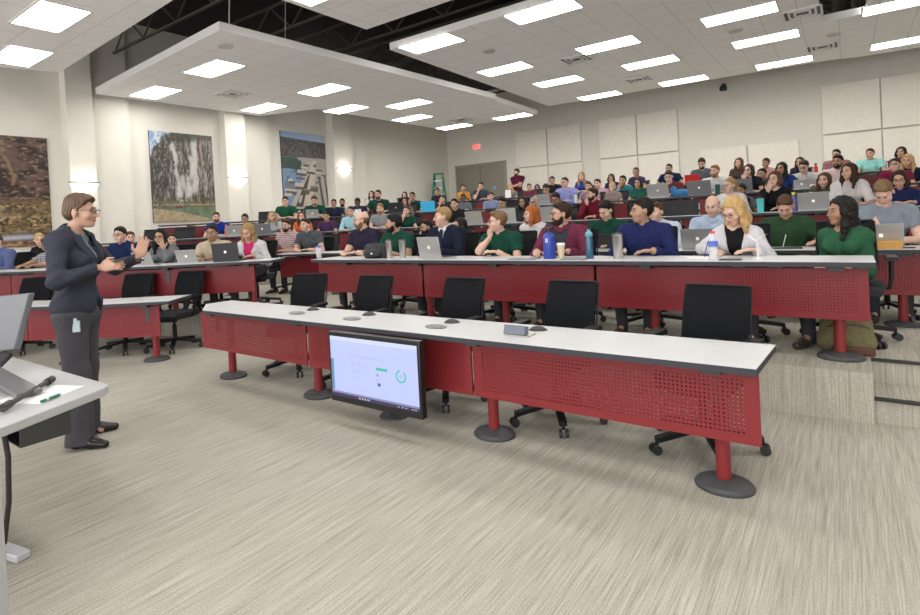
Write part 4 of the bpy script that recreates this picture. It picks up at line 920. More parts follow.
def person(label, x, y, z, rz, ht=1.30, pose='fold', yaw=0., pitch=0., fem=False, fat=1., skin='l', hair='short', hc='brown', top=(.2, .2, .2), sl=.55, pat=None, fl='', lean=.08, cell=.0085, hs=.95, pants=None, arms=None, collar=True, group='people in the audience', jacket=None, curl=(.35, .35), hx=0., inner=None, sw=None, shoe=None):
    dz = ht-1.175-.127*hs; J = skeleton(pose, lean, dz, fem, fat, hx=hx, arms=arms, sw=sw)
    if arms is None and pose in ('chin', 'chinl'):    # bring the hand up to the jaw of the turned head
        i = 0 if pose == 'chin' else 1; HM0 = head_frame(J['head'], yaw, pitch); s_ = (-1, 1)[i]
        tgt = np.array(HM0 @ Vector((s_*.045, -.075, -.10))); P = list(POSES[pose]); wr = tgt-A3_(s_*-.02, -.01, .075); P[2*i] = tuple(wr); P[2*i+1] = tuple(nrm(tgt-wr)); J = skeleton(pose, lean, dz, fem, fat, hx=hx, arms=P, sw=sw)
    HM = head_frame(J['head'], yaw, pitch)
    me = body_mesh(None, J, HM, fem, fat, skin, cell, hs, curl=curl)
    root = link('person', me, loc=(x, y, z), rz=rz); tag(root, label, 'person', group)
    fm = fabric(top, pat)
    if jacket:
        link('shirt', cloth_mesh('shirt', J, HM, fem, fat, .5, .006, cell, fm), root)
        link('jacket', cloth_mesh('jacket', J, HM, fem, fat, 1.93, .018, cell, fabric(jacket), vcut=(J['waist'][2]+.06, .18), nr=.072), root)
        n_ = J['neck']; mb = MB(); mb.box(tuple(n_+A3_(0, -.088, -.015)), (.034, .02, .03)); mb.prism([(-.014, 0), (.014, 0), (.026, 0.012), (-.026, .012)], 0, 0.001) if False else mb.bar(tuple(n_+A3_(0, -.092, -.03)), tuple(J['chest']+A3_(0, -.134, -.06)), .042, .012); mb.build('tie', fabric((.03, .04, .10)), root, bevel=.004)
    elif inner:
        link('tee', cloth_mesh('tee', J, HM, fem, fat, .4, .005, cell, fabric(inner)), root)
        link('shirt', cloth_mesh('shirt', J, HM, fem, fat, sl, .015, cell, fm, vcut=(J['hip'][2]-.1, .17), nr=.07), root)
    else: link('shirt', cloth_mesh('shirt', J, HM, fem, fat, sl, .011, cell, fm, nr=.064 if not fem else .075), root)
    if collar: link('collar', collar_mesh(J, HM, fm), root)
    sd = SD(); legs(sd, J, .008, fat); sd.ell(J['hip'], (.17*fat**.5, .125*fat, .10), .05); link('trousers', to_mesh('trousers', *sd.mesh(.013), [pants or m_pants]), root)
    [link('shoe', q, root) for q in shoes_mesh(J, shoe or m_shoe, .012)]
    hm = HM @ Matrix.Scale(hs, 4)
    dress_head(root, hm, hair, hc, fl); return root, J, HM
FAR = {}
def far_person(label, x, y, z, rz, ht, pose, yaw, pitch, fem, skin, hair, hc, top, sl, fl, pat=None, lean=.08):
    yq = round(max(-60, min(60, yaw))/20)*20; pq = 1 if pitch > .2 else 0; slq = 1.95 if sl > 1.2 else .5
    k = (pose, yq, pq, fem)
    if k not in FAR:
        J = skeleton(pose, lean+.06*pq, -.04*pq, fem, 1.)
        if pose in ('chin', 'chinl'):
            i = 0 if pose == 'chin' else 1; HM0 = head_frame(J['head'], math.radians(yq), .38*pq); s_ = (-1, 1)[i]
            tgt = np.array(HM0 @ Vector((s_*.045, -.075, -.10))); P = list(POSES[pose]); wr = tgt-A3_(s_*-.02, -.01, .075); P[2*i] = tuple(wr); P[2*i+1] = tuple(nrm(tgt-wr)); J = skeleton(pose, lean, 0, fem, 1., arms=P)
        HM = head_frame(J['head'], math.radians(yq), .38*pq)
        sd = SD(); legs(sd, J, .008); sd.ell(J['hip'], (.17, .125, .10), .05)
        FAR[k] = dict(J=J, HM=HM, body=body_mesh(None, J, HM, fem, 1., 'l', .0115, 1., far=True), pants=to_mesh('trousers', *sd.mesh(.018), [m_pants]), shoes=shoes_mesh(J, m_shoe, .016), sh={}, col=None)
    D = FAR[k]
    if slq not in D['sh']: D['sh'][slq] = cloth_mesh('shirt', D['J'], D['HM'], fem, 1., slq, .012, .0125, fabric((.5, .5, .5)))
    s = max(.86, min(1.14, ht/(1.302-.07*pq)))
    root = link('person', D['body'], loc=(x, y, z), rz=rz); root.scale = (s, s, s); tag(root, label, 'person', 'people in the audience')
    def slot(o, m, i=0): o.material_slots[i].link = 'OBJECT'; o.material_slots[i].material = m
    for i, m in enumerate(sk_mats(skin)): slot(root, m, i)
    o = link('shirt', D['sh'][slq], root); slot(o, fabric(top, pat))
    link('trousers', D['pants'], root); [link('shoe', q, root) for q in D['shoes']]
    dress_head(root, D['HM'], hair, hc, fl, far=True); return root
# ------------------------------------------------------------ the audience
PRES = (-4.43, 1.6)
GREEN = (.012, .085, .055)
def seat(pl, fl, px, py, d=.71):
    x, y, z, a = on_row(pl, d, px, py); n = (-math.sin(a), math.cos(a))
    v = Vector((PRES[0]-x, PRES[1]-y)); v.rotate(Matrix.Rotation(-a, 2)); yaw = math.atan2(-v.x, -v.y)
    return x+n[0]*.11, y+n[1]*.11, fl, z-fl, a, yaw
def near(who, pl, fz, px, py, yaw=None, pitch=0., d=.71, turn=0., chair='office chair', **k):
    x, y, z, ht, a, yw = seat(pl, fz, px, py, d)
    yw = yw if yaw is None else yaw
    ht = min(1.42, max(1.12, ht)); pt = k.get('hs', 1.)
    PLACED.append((x, y))
    person(who, x, y, z, a+turn, ht, yaw=max(-1.1, min(1.1, yw+turn)), pitch=pitch, **k)
    place_chair(x, y+.02, z, a, 'black office chair under the '+' '.join(who.replace(',', '').split()[:11]), 'occupied office chairs')
FR = [.27]
Rr = {'2': (R2, TIER[1]), '3': (R3, .285), '4': (R4L, TIER[2]), '5': (R5L, TIER[3]), '6': (R6L, TIER[4]), 'L': (L2, TIER[1]), 'M': (L3, .29)}
def N(who, r, px, py, **k): near(who, *Rr[r], px, py, **k)
# second row
N('heavyset bald man in a dark purple polo, arms on the desk', '2', 362, 211.3, fat=1.3, skin='p', hair='bald', hc='lbrown', fl='gs', top=(.035, .028, .06), pose='fold', yaw=.75, lean=.10)
N('young man with black hair in a dark green polo behind the backpack', '2', 393, 214, hair='thick', hc='black', skin='m', fl='s', top=GREEN, yaw=.95, pose='fold')
N('blond man in a navy suit and tie behind the open silver laptop', '2', 441, 207, hair='side', hc='dblond', skin='p', top=(.7, .7, .72), jacket=(.016, .022, .05), yaw=.85, pose='fold', lean=.06)
N('man in glasses and a green polo, cheek on his hand', '2', 499, 210.5, hair='side', hc='lbrown', skin='p', fl='g', top=GREEN, pose='chin', yaw=.95, lean=.12)
N('bearded man in glasses wearing a red plaid shirt over a grey tee', '2', 560, 202.3, hair='thick', hc='dbrown', skin='l', fl='gb', top=(.30, .035, .06), pat='plaid', inner=(.06, .07, .09), sl=1.9, yaw=.85, pose='write', fat=1.05)
N('black-haired man in a royal blue long-sleeved shirt', '2', 640, 198, hair='thick', hc='black', skin='m', top=(.022, .032, .14), sl=1.9, yaw=.95, pose='write', fat=1.15, lean=.05)
N('blonde woman in glasses, white cardigan over black top, writing', '2', 735, 198, fem=True, hair='wavy', hc='blond', skin='p', fl='g', top=(.62, .60, .64), inner=(.015, .015, .018), sl=1.9, yaw=.55, pitch=.45, pose='write', lean=.16, collar=False, fat=.85, sw=.135, hs=.9)
N('dark-haired woman in a green long-sleeved top at the end of the second row', '2', 843, 197, fem=True, hair='curlylong', hc='black', skin='t', top=(.045, .17, .085), sl=1.95, yaw=1.0, pose='lap', lean=.03, collar=False, d=.80, turn=-.35, fat=.8, sw=.13, hs=.9)
# third row
N('bearded man in a red and white striped polo, forearms crossed', '3', 285.8, 219.4, hair='short', hc='dbrown', skin='l', fl='b', top=(.50, .46, .46), pat='stripe', pose='fold', yaw=-.1, fat=1.12, d=.60)
N('young man in a grey polo, leaning on clasped hands', '3', 309, 218, hair='side', hc='dbrown', skin='p', top=(.13, .15, .17), pose='fold', yaw=.0, lean=.16, d=.62, hx=-.03)
N('dark-haired man in glasses half hidden behind the suited man', '3', 426, 219.7, hair='short', hc='black', skin='m', fl='gs', top=(.03, .03, .035), pose='chin', yaw=.5)
N('dark-haired woman resting her chin, right of the suited man', '3', 459, 217.6, fem=True, hair='long', hc='black', skin='m', top=(.04, .04, .05), pose='chin', yaw=.5, collar=False)
N('red-haired woman in a white top with sunglasses pushed up', '3', 530.5, 205.5, fem=True, hair='bangs', hc='red', skin='p', top=(.66, .64, .64), sl=1.9, yaw=.7, pose='lap', collar=False)
N('young man in a green polo looking down at a black tablet', '3', 606.5, 201, hair='thick', hc='black', skin='p', top=GREEN, pitch=.5, yaw=.3, pose='type', lean=.12)
N('person in a white shirt hidden behind the man in royal blue', '3', 656, 202, hair='short', hc='brown', skin='p', top=(.6, .64, .7), sl=1.9, yaw=.4, pose='fold')
N('bald man in a light blue shirt', '3', 712.4, 195.3, hair='bald', hc='lbrown', skin='p', top=(.42, .52, .66), sl=1.9, pitch=.3, yaw=.1, pose='type', lean=.1)
N('broad man in a dark green polo writing on a tablet', '3', 785, 195, hair='short', hc='brown', skin='l', shoe=mat('boot_brown', (.10, .06, .04), .7), top=(.04, .10, .045), pitch=.68, yaw=.05, pose='wide', fat=1.3, lean=.10)
N('man with fair cropped hair in a pale grey-blue polo, head bowed on his fist', '3', 883, 180, hair='side', hc='lbrown', skin='p', top=(.34, .39, .46), pitch=.8, yaw=.3, collar=False, pose='chin', lean=.12, fat=1.1)
# left bank
N('person in a lavender shirt cut by the left frame edge', 'L', -5, 234, hair='short', hc='brown', skin='l', top=(.16, .2, .42), sl=1.9, yaw=-.2, pose='fold')
N('dark-haired man in a checked shirt just left of the presenter', 'L', 48, 237, hair='short', hc='black', skin='t', top=(.5, .5, .52), pat='check', pitch=.35, yaw=.0, pose='type')
N('man in glasses and a navy polo between the presenter\'s face and hand', 'L', 119.5, 227, hair='thick', hc='black', skin='p', fl='g', top=(.015, .03, .11), pose='fold', yaw=-.15)
N('woman in a grey cardigan with her hand to her mouth', 'L', 160, 229, fem=True, hair='curlylong', hc='black', skin='m', fl='g', top=(.25, .27, .30), sl=1.9, pose='chinl', yaw=-.3, collar=False)
N('young man in a beige shirt behind a white tablet', 'L', 212, 224.8, hair='curly', hc='black', skin='t', top=(.50, .42, .30), pose='fold', yaw=-.2, lean=.1)
N('woman with long wavy hair in a white cardigan over pink, looking down', 'L', 249, 223.8, fem=True, hair='wavy', hc='dblond', skin='l', top=(.62, .60, .60), inner=(.62, .03, .16), sl=1.9, pitch=.35, yaw=.1, pose='write', collar=False, lean=.12)
# a few big enough behind
N('woman with long black hair in a white top, arms on the desk', '4', 848.5, 162.8, fem=True, hair='long', hc='dbrown', skin='l', top=(.66, .63, .62), inner=(.55, .5, .5), sl=.9, yaw=.6, pose='fold', collar=False)
N('woman in black over green with hands clasped at her face', '4', 774.5, 171, fem=True, hair='bob', hc='brown', skin='p', top=(.015, .015, .018), sl=1.9, yaw=.4, pose='chin', collar=False)
N('woman in glasses and a white top with tied-back fair hair', '4', 729.5, 177.8, fem=True, hair='pony', hc='dblond', skin='p', fl='g', top=(.66, .64, .62), sl=1.2, yaw=.7, pose='fold', collar=False)
N('woman in glasses and a navy jacket reading an orange folder', '4', 899, 170.5, fem=True, hair='bob', hc='dbrown', skin='l', fl='g', top=(.02, .03, .12), sl=1.9, pitch=.2, yaw=.2, pose='fold')
N('man in a maroon shirt and patterned tie with his hand to his mouth', '4', 592, 187.8, hair='short', hc='dbrown', skin='l', fl='s', top=(.20, .012, .03), sl=1.9, pose='chin', yaw=.8)
# everyone further back: row, x, top y, sex, skin, hair, hair colour, top colour, sleeve, pose, flags, label
W_, B_, NV = (.62, .61, .60), (.02, .02, .024), (.015, .025, .08)
G2 = (.015, .12, .065)
FARL = [
('M', 39, 233.5, 1, 'p', 'curly', 'blond', B_, 2, 'fold', '', 'blonde woman in a black cardigan beside the pink cup'),
('M', 130, 231.5, 0, 'p', 'short', 'brown', (.3, .08, .1), 1, 'fold', '', 'brown-haired man just behind the man in navy and glasses'),
('M', 171, 233.5, 0, 'p', 'short', 'dbrown', (.26, .03, .06), 1, 'fold', '', 'person in dark red behind the woman in grey'),
('4', 216, 212, 0, 'p', 'short', 'brown', (.02, .05, .38), 1, 'fold', 's', 'bearded man in a bright blue tee next to an orange bottle'),
('4', 244.5, 214, 1, 't', 'curly', 'black', (.12, .12, .13), 1, 'fold', '', 'curly dark-haired person right of the man in bright blue'),
('4', 272, 211, 1, 'p', 'long', 'dblond', (.45, .47, .5), 1, 'fold', '', 'woman with long fair hair in pale grey behind a grey laptop'),
('4', 301.5, 211.3, 1, 'p', 'long', 'brown', (.65, .14, .05), 1, 'fold', '', 'brown-haired woman in an orange top'),
('5', 285, 196.5, 0, 'l', 'short', 'black', G2, 1, 'fold', '', 'man in a green polo left of the green-shirted man under the dock picture'),
('5', 314.5, 197, 0, 'p', 'short', 'brown', GREEN, 1, 'type', 's', 'bearded man in dark green directly under the dock picture'),
('4', 325.8, 211.8, 0, 'm', 'short', 'black', (.10, .05, .14), 1, 'fold', '', 'man in a dull purple shirt, fourth row'),
('5', 333.5, 199, 0, 't', 'short', 'black', (.02, .03, .07), 1, 'fold', '', 'dark-haired man in navy next to the man in cream'),
('5', 342, 198.4, 0, 't', 'short', 'black', (.6, .55, .45), 1, 'fold', 's', 'dark-haired man in a cream shirt'),
('4', 350.4, 206.3, 0, 'l', 'short', 'dbrown', (.35, .6, .68), 2, 'fold', '', 'man in a pale aqua long-sleeved shirt'),
('5', 358, 199, 0, 'd', 'buzz', 'black', (.03, .04, .09), 1, 'type', '', 'man in dark blue behind a small white laptop'),
('6', 371.5, 190.7, 1, 'l', 'long', 'black', (.6, .55, .55), 1, 'fold', '', 'dark-haired woman in pale pink behind the broad man in green'),
('5', 377.8, 189.8, 0, 'l', 'short', 'dbrown', GREEN, 1, 'wide', 's', 'broad bearded man in a dark green polo leaning on the fifth-row desk'),
('4', 379.8, 203.8, 0, 'p', 'curly', 'ginger', (.40, .42, .46), 1, 'fold', 'b', 'ginger bearded man in a grey shirt, fourth row'),
('6', 404.5, 191.6, 1, 'l', 'bob', 'black', B_, 1, 'fold', '', 'dark-haired person at the back behind the man covering his face'),
('5', 404.5, 197.3, 1, 'l', 'long', 'dbrown', (.3, .2, .18), 1, 'fold', '', 'dark-haired woman left of the man covering his face'),
('5', 412, 192, 0, 'm', 'short', 'black', GREEN, 1, 'chin', '', 'man in dark green with a hand over his face'),
('4', 405.9, 206, 1, 'p', 'curly', 'brown', GREEN, 1, 'chin', '', 'curly-haired woman in green resting her chin on her hand'),
('6', 437, 188, 1, 'm', 'curly', 'black', (.04, .03, .05), 1, 'fold', '', 'curly dark-haired person beside the green ladder'),
('5', 441.7, 196, 1, 'l', 'bun', 'dbrown', (.05, .05, .06), 1, 'chin', '', 'woman raising her hand to her face behind the suited man'),
('6', 463, 184.5, 1, 'm', 'bun', 'black', (.55, .28, .06), 0, 'fold', '', 'woman in a mustard yellow top in front of the double door'),
('6', 480.5, 182, 0, 'l', 'short', 'black', (.08, .10, .14), 1, 'chin', '', 'man in dark grey with his chin on his hand in front of the door'),
('5', 463, 194.3, 1, 'd', 'bun', 'black', (.22, .22, .26), 0, 'fold', '', 'dark-skinned woman in grey below the woman in yellow'),
('4', 454, 198.4, 0, 'l', 'short', 'black', (.02, .02, .022), 1, 'fold', '', 'man in a black shirt behind the suited man'),
('5', 491, 192.9, 0, 'l', 'short', 'dbrown', (.25, .30, .5), 1, 'fold', '', 'man in a blue plaid shirt behind a grey laptop', 'bplaid'),
('4', 503.5, 198, 0, 'm', 'short', 'black', (.015, .16, .10), 1, 'type', '', 'dark-haired man in bright green behind a big grey laptop'),
('6', 510, 183.6, 1, 'p', 'longer', 'blond', (.3, .28, .27), 1, 'fold', '', 'woman with long pale blond hair holding a white paper'),
('4', 522.6, 196.5, 1, 'm', 'long', 'black', (.02, .02, .025), 1, 'fold', '', 'woman with straight black hair looking down, fourth row'),
('4', 534, 196.5, 1, 'm', 'hijab', 'cloth', (.30, .26, .24), 2, 'fold', 'g', 'woman in a patterned headscarf and glasses'),
('6', 528.9, 188, 0, 'l', 'short', 'dbrown', (.25, .06, .08), 1, 'fold', '', 'brown-haired man right of the long blond woman'),
('6', 537, 186, 1, 'm', 'long', 'black', (.4, .38, .4), 1, 'fold', '', 'black-haired woman left of the laptop with a red emblem'),
('5', 547, 185.4, 0, 'm', 'thick', 'black', (.35, .12, .15), 1, 'type', '', 'dark-haired person whose head shows over the laptop with a red emblem'),
('6', 552, 176.5, 0, 'm', 'thick', 'black', (.02, .02, .022), 1, 'fold', '', 'man in black with thick black hair against the cream panels'),
('5', 564.5, 177.2, 0, 'p', 'short', 'dbrown', (.28, .30, .58), 2, 'fold', 'g', 'man in glasses and a lavender blue shirt'),
('4', 557, 194, 0, 't', 'short', 'black', (.1, .1, .12), 1, 'type', 'g', 'dark-haired man in glasses behind the plaid-shirted man'),
('6', 581.5, 172, 1, 'p', 'longer', 'dblond', (.03, .08, .42), 1, 'fold', '', 'blond woman in bright blue against the back wall'),
('5', 588, 181.5, 0, 'l', 'short', 'brown', (.45, .3, .38), 1, 'fold', '', 'brown-haired person left of the man in a pink shirt'),
('5', 597, 178.8, 0, 'p', 'short', 'dbrown', (.55, .36, .44), 2, 'fold', '', 'man in a pale pink shirt behind the man in maroon'),
('6', 611, 173.8, 1, 'm', 'bob', 'black', NV, 1, 'fold', '', 'black-haired woman in dark blue left of the man in teal'),
('5', 611.7, 182.3, 1, 'p', 'curly', 'blond', (.4, .3, .28), 1, 'fold', '', 'fair-haired woman partly hidden by the man in teal'),
('5', 622.5, 175.4, 0, 'm', 'short', 'black', (.04, .28, .36), 1, 'chin', '', 'man in a teal shirt with a hand over his face'),
('6', 635.5, 167.4, 1, 'm', 'pony', 'dbrown', (.06, .04, .12), 1, 'fold', 'g', 'woman in glasses and dark purple above the man in teal'),
('5', 637.5, 177.8, 1, 'm', 'bob', 'black', (.03, .16, .12), 1, 'fold', '', 'dark-haired woman just right of the man in teal'),
('6', 668.8, 163.8, 0, 'm', 'short', 'black', NV, 1, 'wide', 'g', 'man in glasses and navy tee below the wall panel corner'),
('5', 669.4, 172, 0, 'p', 'short', 'dbrown', (.2, .05, .05), 1, 'type', '', 'man looking over a silver laptop beside the blue jacket'),
('6', 702.3, 159.8, 0, 'l', 'thick', 'dbrown', (.14, .16, .18), 1, 'type', 'b', 'dark-bearded man in grey behind a red laptop'),
('5', 714.5, 165, 0, 'p', 'short', 'ginger', W_, 1, 'fold', 's', 'red-haired man in a white shirt'),
('6', 738.7, 157.7, 1, 'l', 'longer', 'brown', (.1, .07, .06), 1, 'fold', '', 'woman with very long brown hair against the back wall'),
('5', 748.4, 164, 1, 'p', 'bob', 'dbrown', B_, 1, 'chin', 'g', 'woman in black propping her face on her hand'),
('6', 765.7, 158.3, 1, 't', 'curly', 'black', (.5, .25, .25), 1, 'fold', '', 'curly black-haired woman with a pink folder'),
('5', 761.8, 168.3, 0, 'm', 'short', 'black', (.12, .12, .13), 1, 'fold', 'g', 'man in glasses half hidden right of the woman in black'),
('4', 741, 184, 1, 't', 'curly', 'black', (.25, .27, .3), 1, 'fold', '', 'dark-haired person just behind the woman with tied-back fair hair'),
('5', 781.3, 162, 1, 't', 'long', 'black', (.02, .06, .3), 1, 'fold', '', 'woman with long black hair in royal blue, fifth row'),
('6', 799.6, 157, 1, 'l', 'long', 'dbrown', (.03, .03, .06), 1, 'fold', 'g', 'dark-haired woman behind the man in white with glasses'),
('5', 804, 162, 0, 'p', 'short', 'dbrown', W_, 2, 'type', 'g', 'man in glasses and a white shirt, fifth row'),
('6', 836, 149.2, 0, 'l', 'short', 'black', (.45, .2, .22), 1, 'fold', '', 'man in a red check shirt right of the red bottle'),
('5', 837.4, 154.8, 0, 't', 'thick', 'black', (.64, .5, .5), 1, 'fold', 's', 'man with thick black hair in a pale pink shirt above the woman in white'),
('4', 824, 172.3, 1, 'p', 'long', 'brown', (.12, .14, .08), 1, 'fold', '', 'brown-haired woman leaning in left of the black-haired woman in white'),
('6', 869.8, 148.3, 0, 'l', 'short', 'brown', (.3, .66, .6), 1, 'fold', '', 'man in a mint green shirt at the end of the highest row'),
('6', 901, 146.5, 1, 'm', 'bob', 'black', (.3, .05, .08), 1, 'fold', '', 'black-haired woman highest in the right corner'),
('5', 895, 158, 0, 'p', 'short', 'dbrown', (.3, .02, .08), 1, 'fold', 'g', 'man in glasses and crimson at the right of the fifth row'),
('5', 907.5, 154.3, 1, 'l', 'wavy', 'blond', NV, 1, 'fold', '', 'woman with wavy blond hair in navy near the right frame edge'),
]
for q in FARL:
    r, px, py, fem, sk, hr, hc, tc, sl, ps, fl, lab = q[:12]; pl, fz = Rr[r]
    x, y, z, ht, a, yw = seat(pl, fz, px, py)
    if any((x-u)**2+(y-v)**2 < .44**2 for u, v in PLACED): x, y, z, ht, a, yw = seat(pl, fz, px, py, 1.42)
    PLACED.append((x, y))
    far_person(lab, x, y, z, a, ht, ps, math.degrees(yw), .35 if ps == 'type' else 0, bool(fem), sk, hr, hc, tc, sl, fl, pat=q[12] if len(q) > 12 else None)
    far_chair(x, y+.02, z, a, 'black office chair under the '+' '.join(lab.replace(',', '').split()[:11]), 'occupied office chairs')
# the man standing at the back wall
ARM_X = ((.12, -.17, 1.20), (.95, -.2, .12), (-.10, -.20, 1.16), (-.95, -.1, .05))
def standing(label, x, y, z, rz, ht, cell, arms, yaw, **k):
    s = ht/1.745; J = skeleton(standing=True, fem=k.get('fem', False), arms=arms, hx=0); J['nor'] = k.get('nor', [A3_(0, 1, 0), A3_(0, 1, 0)]); J['ns'] = k.get('ns', [1, -1])
    HM = head_frame(J['head'], yaw, k.get('pitch', 0.)); me = body_mesh(None, J, HM, k.get('fem', False), k.get('fat', 1.), k.get('skin', 'l'), cell, curl=k.get('curl', (.35, .35)))
    root = link('person', me, loc=(x, y, z), rz=rz); root.scale = (s, s, s); tag(root, label, 'person'); return root, J, HM
p = by(518, 190, 16.6)
root, J, HM = standing('bearded man in a maroon polo standing with folded arms at the back', p[0], 16.6, TIER[4], 0, by(518.5, 168, 16.6)[2]-TIER[4], .011, ARM_X, .5, fat=1.1)
fm = fabric((.14, .012, .05)); link('shirt', cloth_mesh('shirt', J, HM, False, 1.1, .75, .012, .011, fm, zb=.9), root); link('collar', collar_mesh(J, HM, fm), root)
sd = SD(); legs(sd, J, .012); sd.ell((0, 0, .93), (.16, .12, .12), .05); link('trousers', to_mesh('trousers', *sd.mesh(.013), [mat('denim', (.05, .07, .12), .8)]), root); [link('shoe', q, root) for q in shoes_mesh(J, m_shoe, .014)]
dress_head(root, HM, 'short', 'dbrown', 'b')
# ------------------------------------------------------------ the presenter
def presenter():
    pz = math.atan2(RT[1], RT[0])          # she faces towards the seats on the right
    rz = pz+math.pi/2+.16; p = bz(85, 441, 0); x, y = p[0], p[1]
    ht = 1.80; s = ht/1.745
    # local frame faces -y; x = her left
    arms = ((-.13, -.22, 1.215), (.10, -1, .12), (.13, -.37, 1.255), (.05, -.30, 1.))
    J = skeleton(standing=True, fem=True, arms=arms, sw=.160)
    J['an'] = [A3_(-.13, -.04, .09), A3_(.13, .05, .09)]; J['kn'] = [A3_(-.11, -.03, .50), A3_(.11, .02, .50)]
    J['nor'] = [A3_(.9, 0, -.35), A3_(-.85, -.3, .35)]; J['ns'] = [1, -1]
    HM = head_frame(J['head']+A3_(0, -.02, -.0), -.02, .02)
    c = .0058
    me = body_mesh(None, J, HM, True, 1., 'l', c, .94, curl=(.95, .10))
    root = link('person', me, loc=(x, y, 0), rz=rz); root.scale = (s, s, s)
    tag(root, 'presenter with short brown hair and glasses in a charcoal trouser suit, gesturing to the audience', 'person')
    m_suit = mat('suit_charcoal', (.040, .042, .062), .85, noise=.18, nscale=(220, 220, 60), bump=.3, spec=.2)
    m_tr = mat('suit_trousers', (.070, .068, .080), .85, noise=.15, nscale=(220, 220, 40), bump=.25, spec=.2)
    link('blouse', cloth_mesh('blouse', J, HM, True, 1., .3, .006, c, fabric((.30, .42, .46)), zb=.95, nr=.075), root)
    sd = SD(); g = .017
    torso(sd, J, g, True, 1., True); limbs(sd, J, g*.9, 1.93, 1.0, True); sd.ell((0, .0, .955), (.170, .140, .10), .06)
    n = J['neck']; h = np.array(HM.translation); sd.cone(n+A3_(0, -.004, .01), n+nrm(h-n)*.16, .060, .072, .008, sub=True)
    zb_ = 1.13
    def post(F, X, Y, Z):
        w_ = np.clip((Z-zb_)*.26, -.02, .075); d = np.maximum(np.abs(X)-w_, Y-(.0)); F = np.maximum(F, -d)
        w2 = (1.02-Z)*.35; d2 = np.maximum(np.abs(X)-w2, Y+.02); F = np.maximum(F, -d2)
        hem = .865+.02*np.cos(X*9); F = np.maximum(F, hem-Z+0*Y)
        F = F+.0045*np.minimum(np.sin(Z*38+X*25+Y*34)*np.sin(Z*21-X*31+Y*18), .4)+.0012*np.sin(Z*75+Y*60)
        return F
    j = link('jacket', to_mesh('jacket', *sd.mesh(c, post=post), [m_suit]), root)
    # lapels follow the opening on both sides of the chest
    for s_ in (-1, 1):
        V = []; F = []; N_ = 9
        for i in range(N_+1):
            t = i/N_; z = 1.15+t*.29; w_ = min((z-zb_)*.26, .075)+.004; wd = .012+.042*math.sin(min(t*1.25, 1)*math.pi*.62)
            yy = -.135-.035*math.sin(min(1, t*1.3)*math.pi)*.6+.115*max(0, t-.45)**1.2
            V += [(s_*w_, yy-.010, z), (s_*(w_+wd), yy-.004+.02*t, z+.006), (s_*w_, yy+.004, z), (s_*(w_+wd), yy+.010+.02*t, z+.006)]
        for i in range(N_):
            a = i*4; F += [(a, a+1, a+5, a+4), (a+3, a+2, a+6, a+7), (a+1, a+3, a+7, a+5), (a+2, a, a+4, a+6)]
        link('lapel', MB().add(V, F).mesh('lapel', m_suit), j)
    # trousers, slightly flared over the shoes
    sd = SD()
    for i, s_ in enumerate((-1, 1)):
        sd.cone((s_*.085, 0, .88), J['kn'][i], .098, .072, .05); k = J['an'][i]; sd.cone(J['kn'][i], k+A3_(0, .0, -.065), .072, .090, .05, cut=True)
    sd.ell((0, .0, .90), (.172, .132, .12), .05)
    def pf(F, X, Y, Z): return F+.004*np.sin(Z*26+Y*18)*np.sin(Y*30+X*12)*np.clip(1.2-Z, 0, 1)
    link('trousers', to_mesh('trousers', *sd.mesh(.007, [(0, 0, -1, -.035)], pf), [m_tr]), root)
    for i, s_ in enumerate((-1, 1)):
        sd = SD()
        a = J['an'][i]; b = A3_(a[0], a[1], 0); f = nrm(A3_(s_*.28, -1, 0))
        sd.cone(b+A3_(0, .04, .042), b+f*.09+A3_(0, 0, .036), .036, .036, .02); sd.cone(b+f*.09+A3_(0, 0, .034), b+f*.175+A3_(0, 0, .026), .040, .026, .02); sd.cone(b+A3_(0, .03, .04), b+A3_(0, .01, .12), .040, .046, .02); sd.cone(b+f*.05+A3_(0, 0, .05), b+A3_(0, 0, .11), .036, .042, .02)
        link('shoe', to_mesh('shoe', *sd.mesh(.006, [(0, 0, -1, 0)]), [mat('shoe_black', (.015, .013, .014), .25)]), root)
    hm = HM @ Matrix.Scale(.94, 4)
    link('hair', hair_mesh('pixie', mat('hair_presenter', (.095, .050, .026), .5, noise=.4, nscale=(160, 160, 25), bump=.35), .005), root, mw=hm); link('glasses', glasses_mesh(m_gla), root, mw=hm)
    for s_ in (-1, 1): link('eye', eye_mesh(s_), root, mw=hm)
    for s_ in (-1, 1): link('eyebrow', brow_mesh(hmat('dbrown'), s_), root, mw=hm)
    for s_ in (-1, 1): mb = MB(); mb.sphere((s_*.087, .012, -.040), .006, 8, 6); link('earring', mb.mesh('earring', mat('silver', (.7, .7, .7), .2, 1.)), root, mw=hm)
    mb = MB(); mb.box((-.165, -.065, .83), (.012, .055, .075)); mb.box((-.166, -.065, .875), (.012, .02, .02)); mb.build('badge', mat('badge_white', (.55, .65, .72), .4), root, smooth=False)
    # wristband on the raised hand
    E_, W, d, _ = J['arm'][1]; e1 = nrm(np.cross(d, A3_(0, 0, 1.)+.01)); e2 = np.cross(d, e1); mb = MB()
    mb.tube([tuple(W-d*.012+(e1*math.cos(t)+e2*math.sin(t))*.032) for t in np.linspace(0, 2*math.pi, 17)[:-1]], .006, 6, closed=True); mb.build('wristband', m_black, root)
    # clicker in the near hand, a thing of its own
    E_, W, d, _ = J['arm'][0]; g_ = W+d*.10+A3_(.012, 0, -.0); M_ = Matrix.Translation((x, y, 0)) @ Matrix.Rotation(rz, 4, 'Z') @ Matrix.Scale(s, 4)
    a = M_ @ Vector(g_-d*.05+A3_(0, 0, .02)); b = M_ @ Vector(g_+d*.06+A3_(0, 0, .03)); mb = MB(); mb.bar(a, b, .028, .014); tag(mb.build('remote_clicker', m_black, bevel=.003), 'small black clicker in the presenter\'s near hand', 'remote')
presenter()
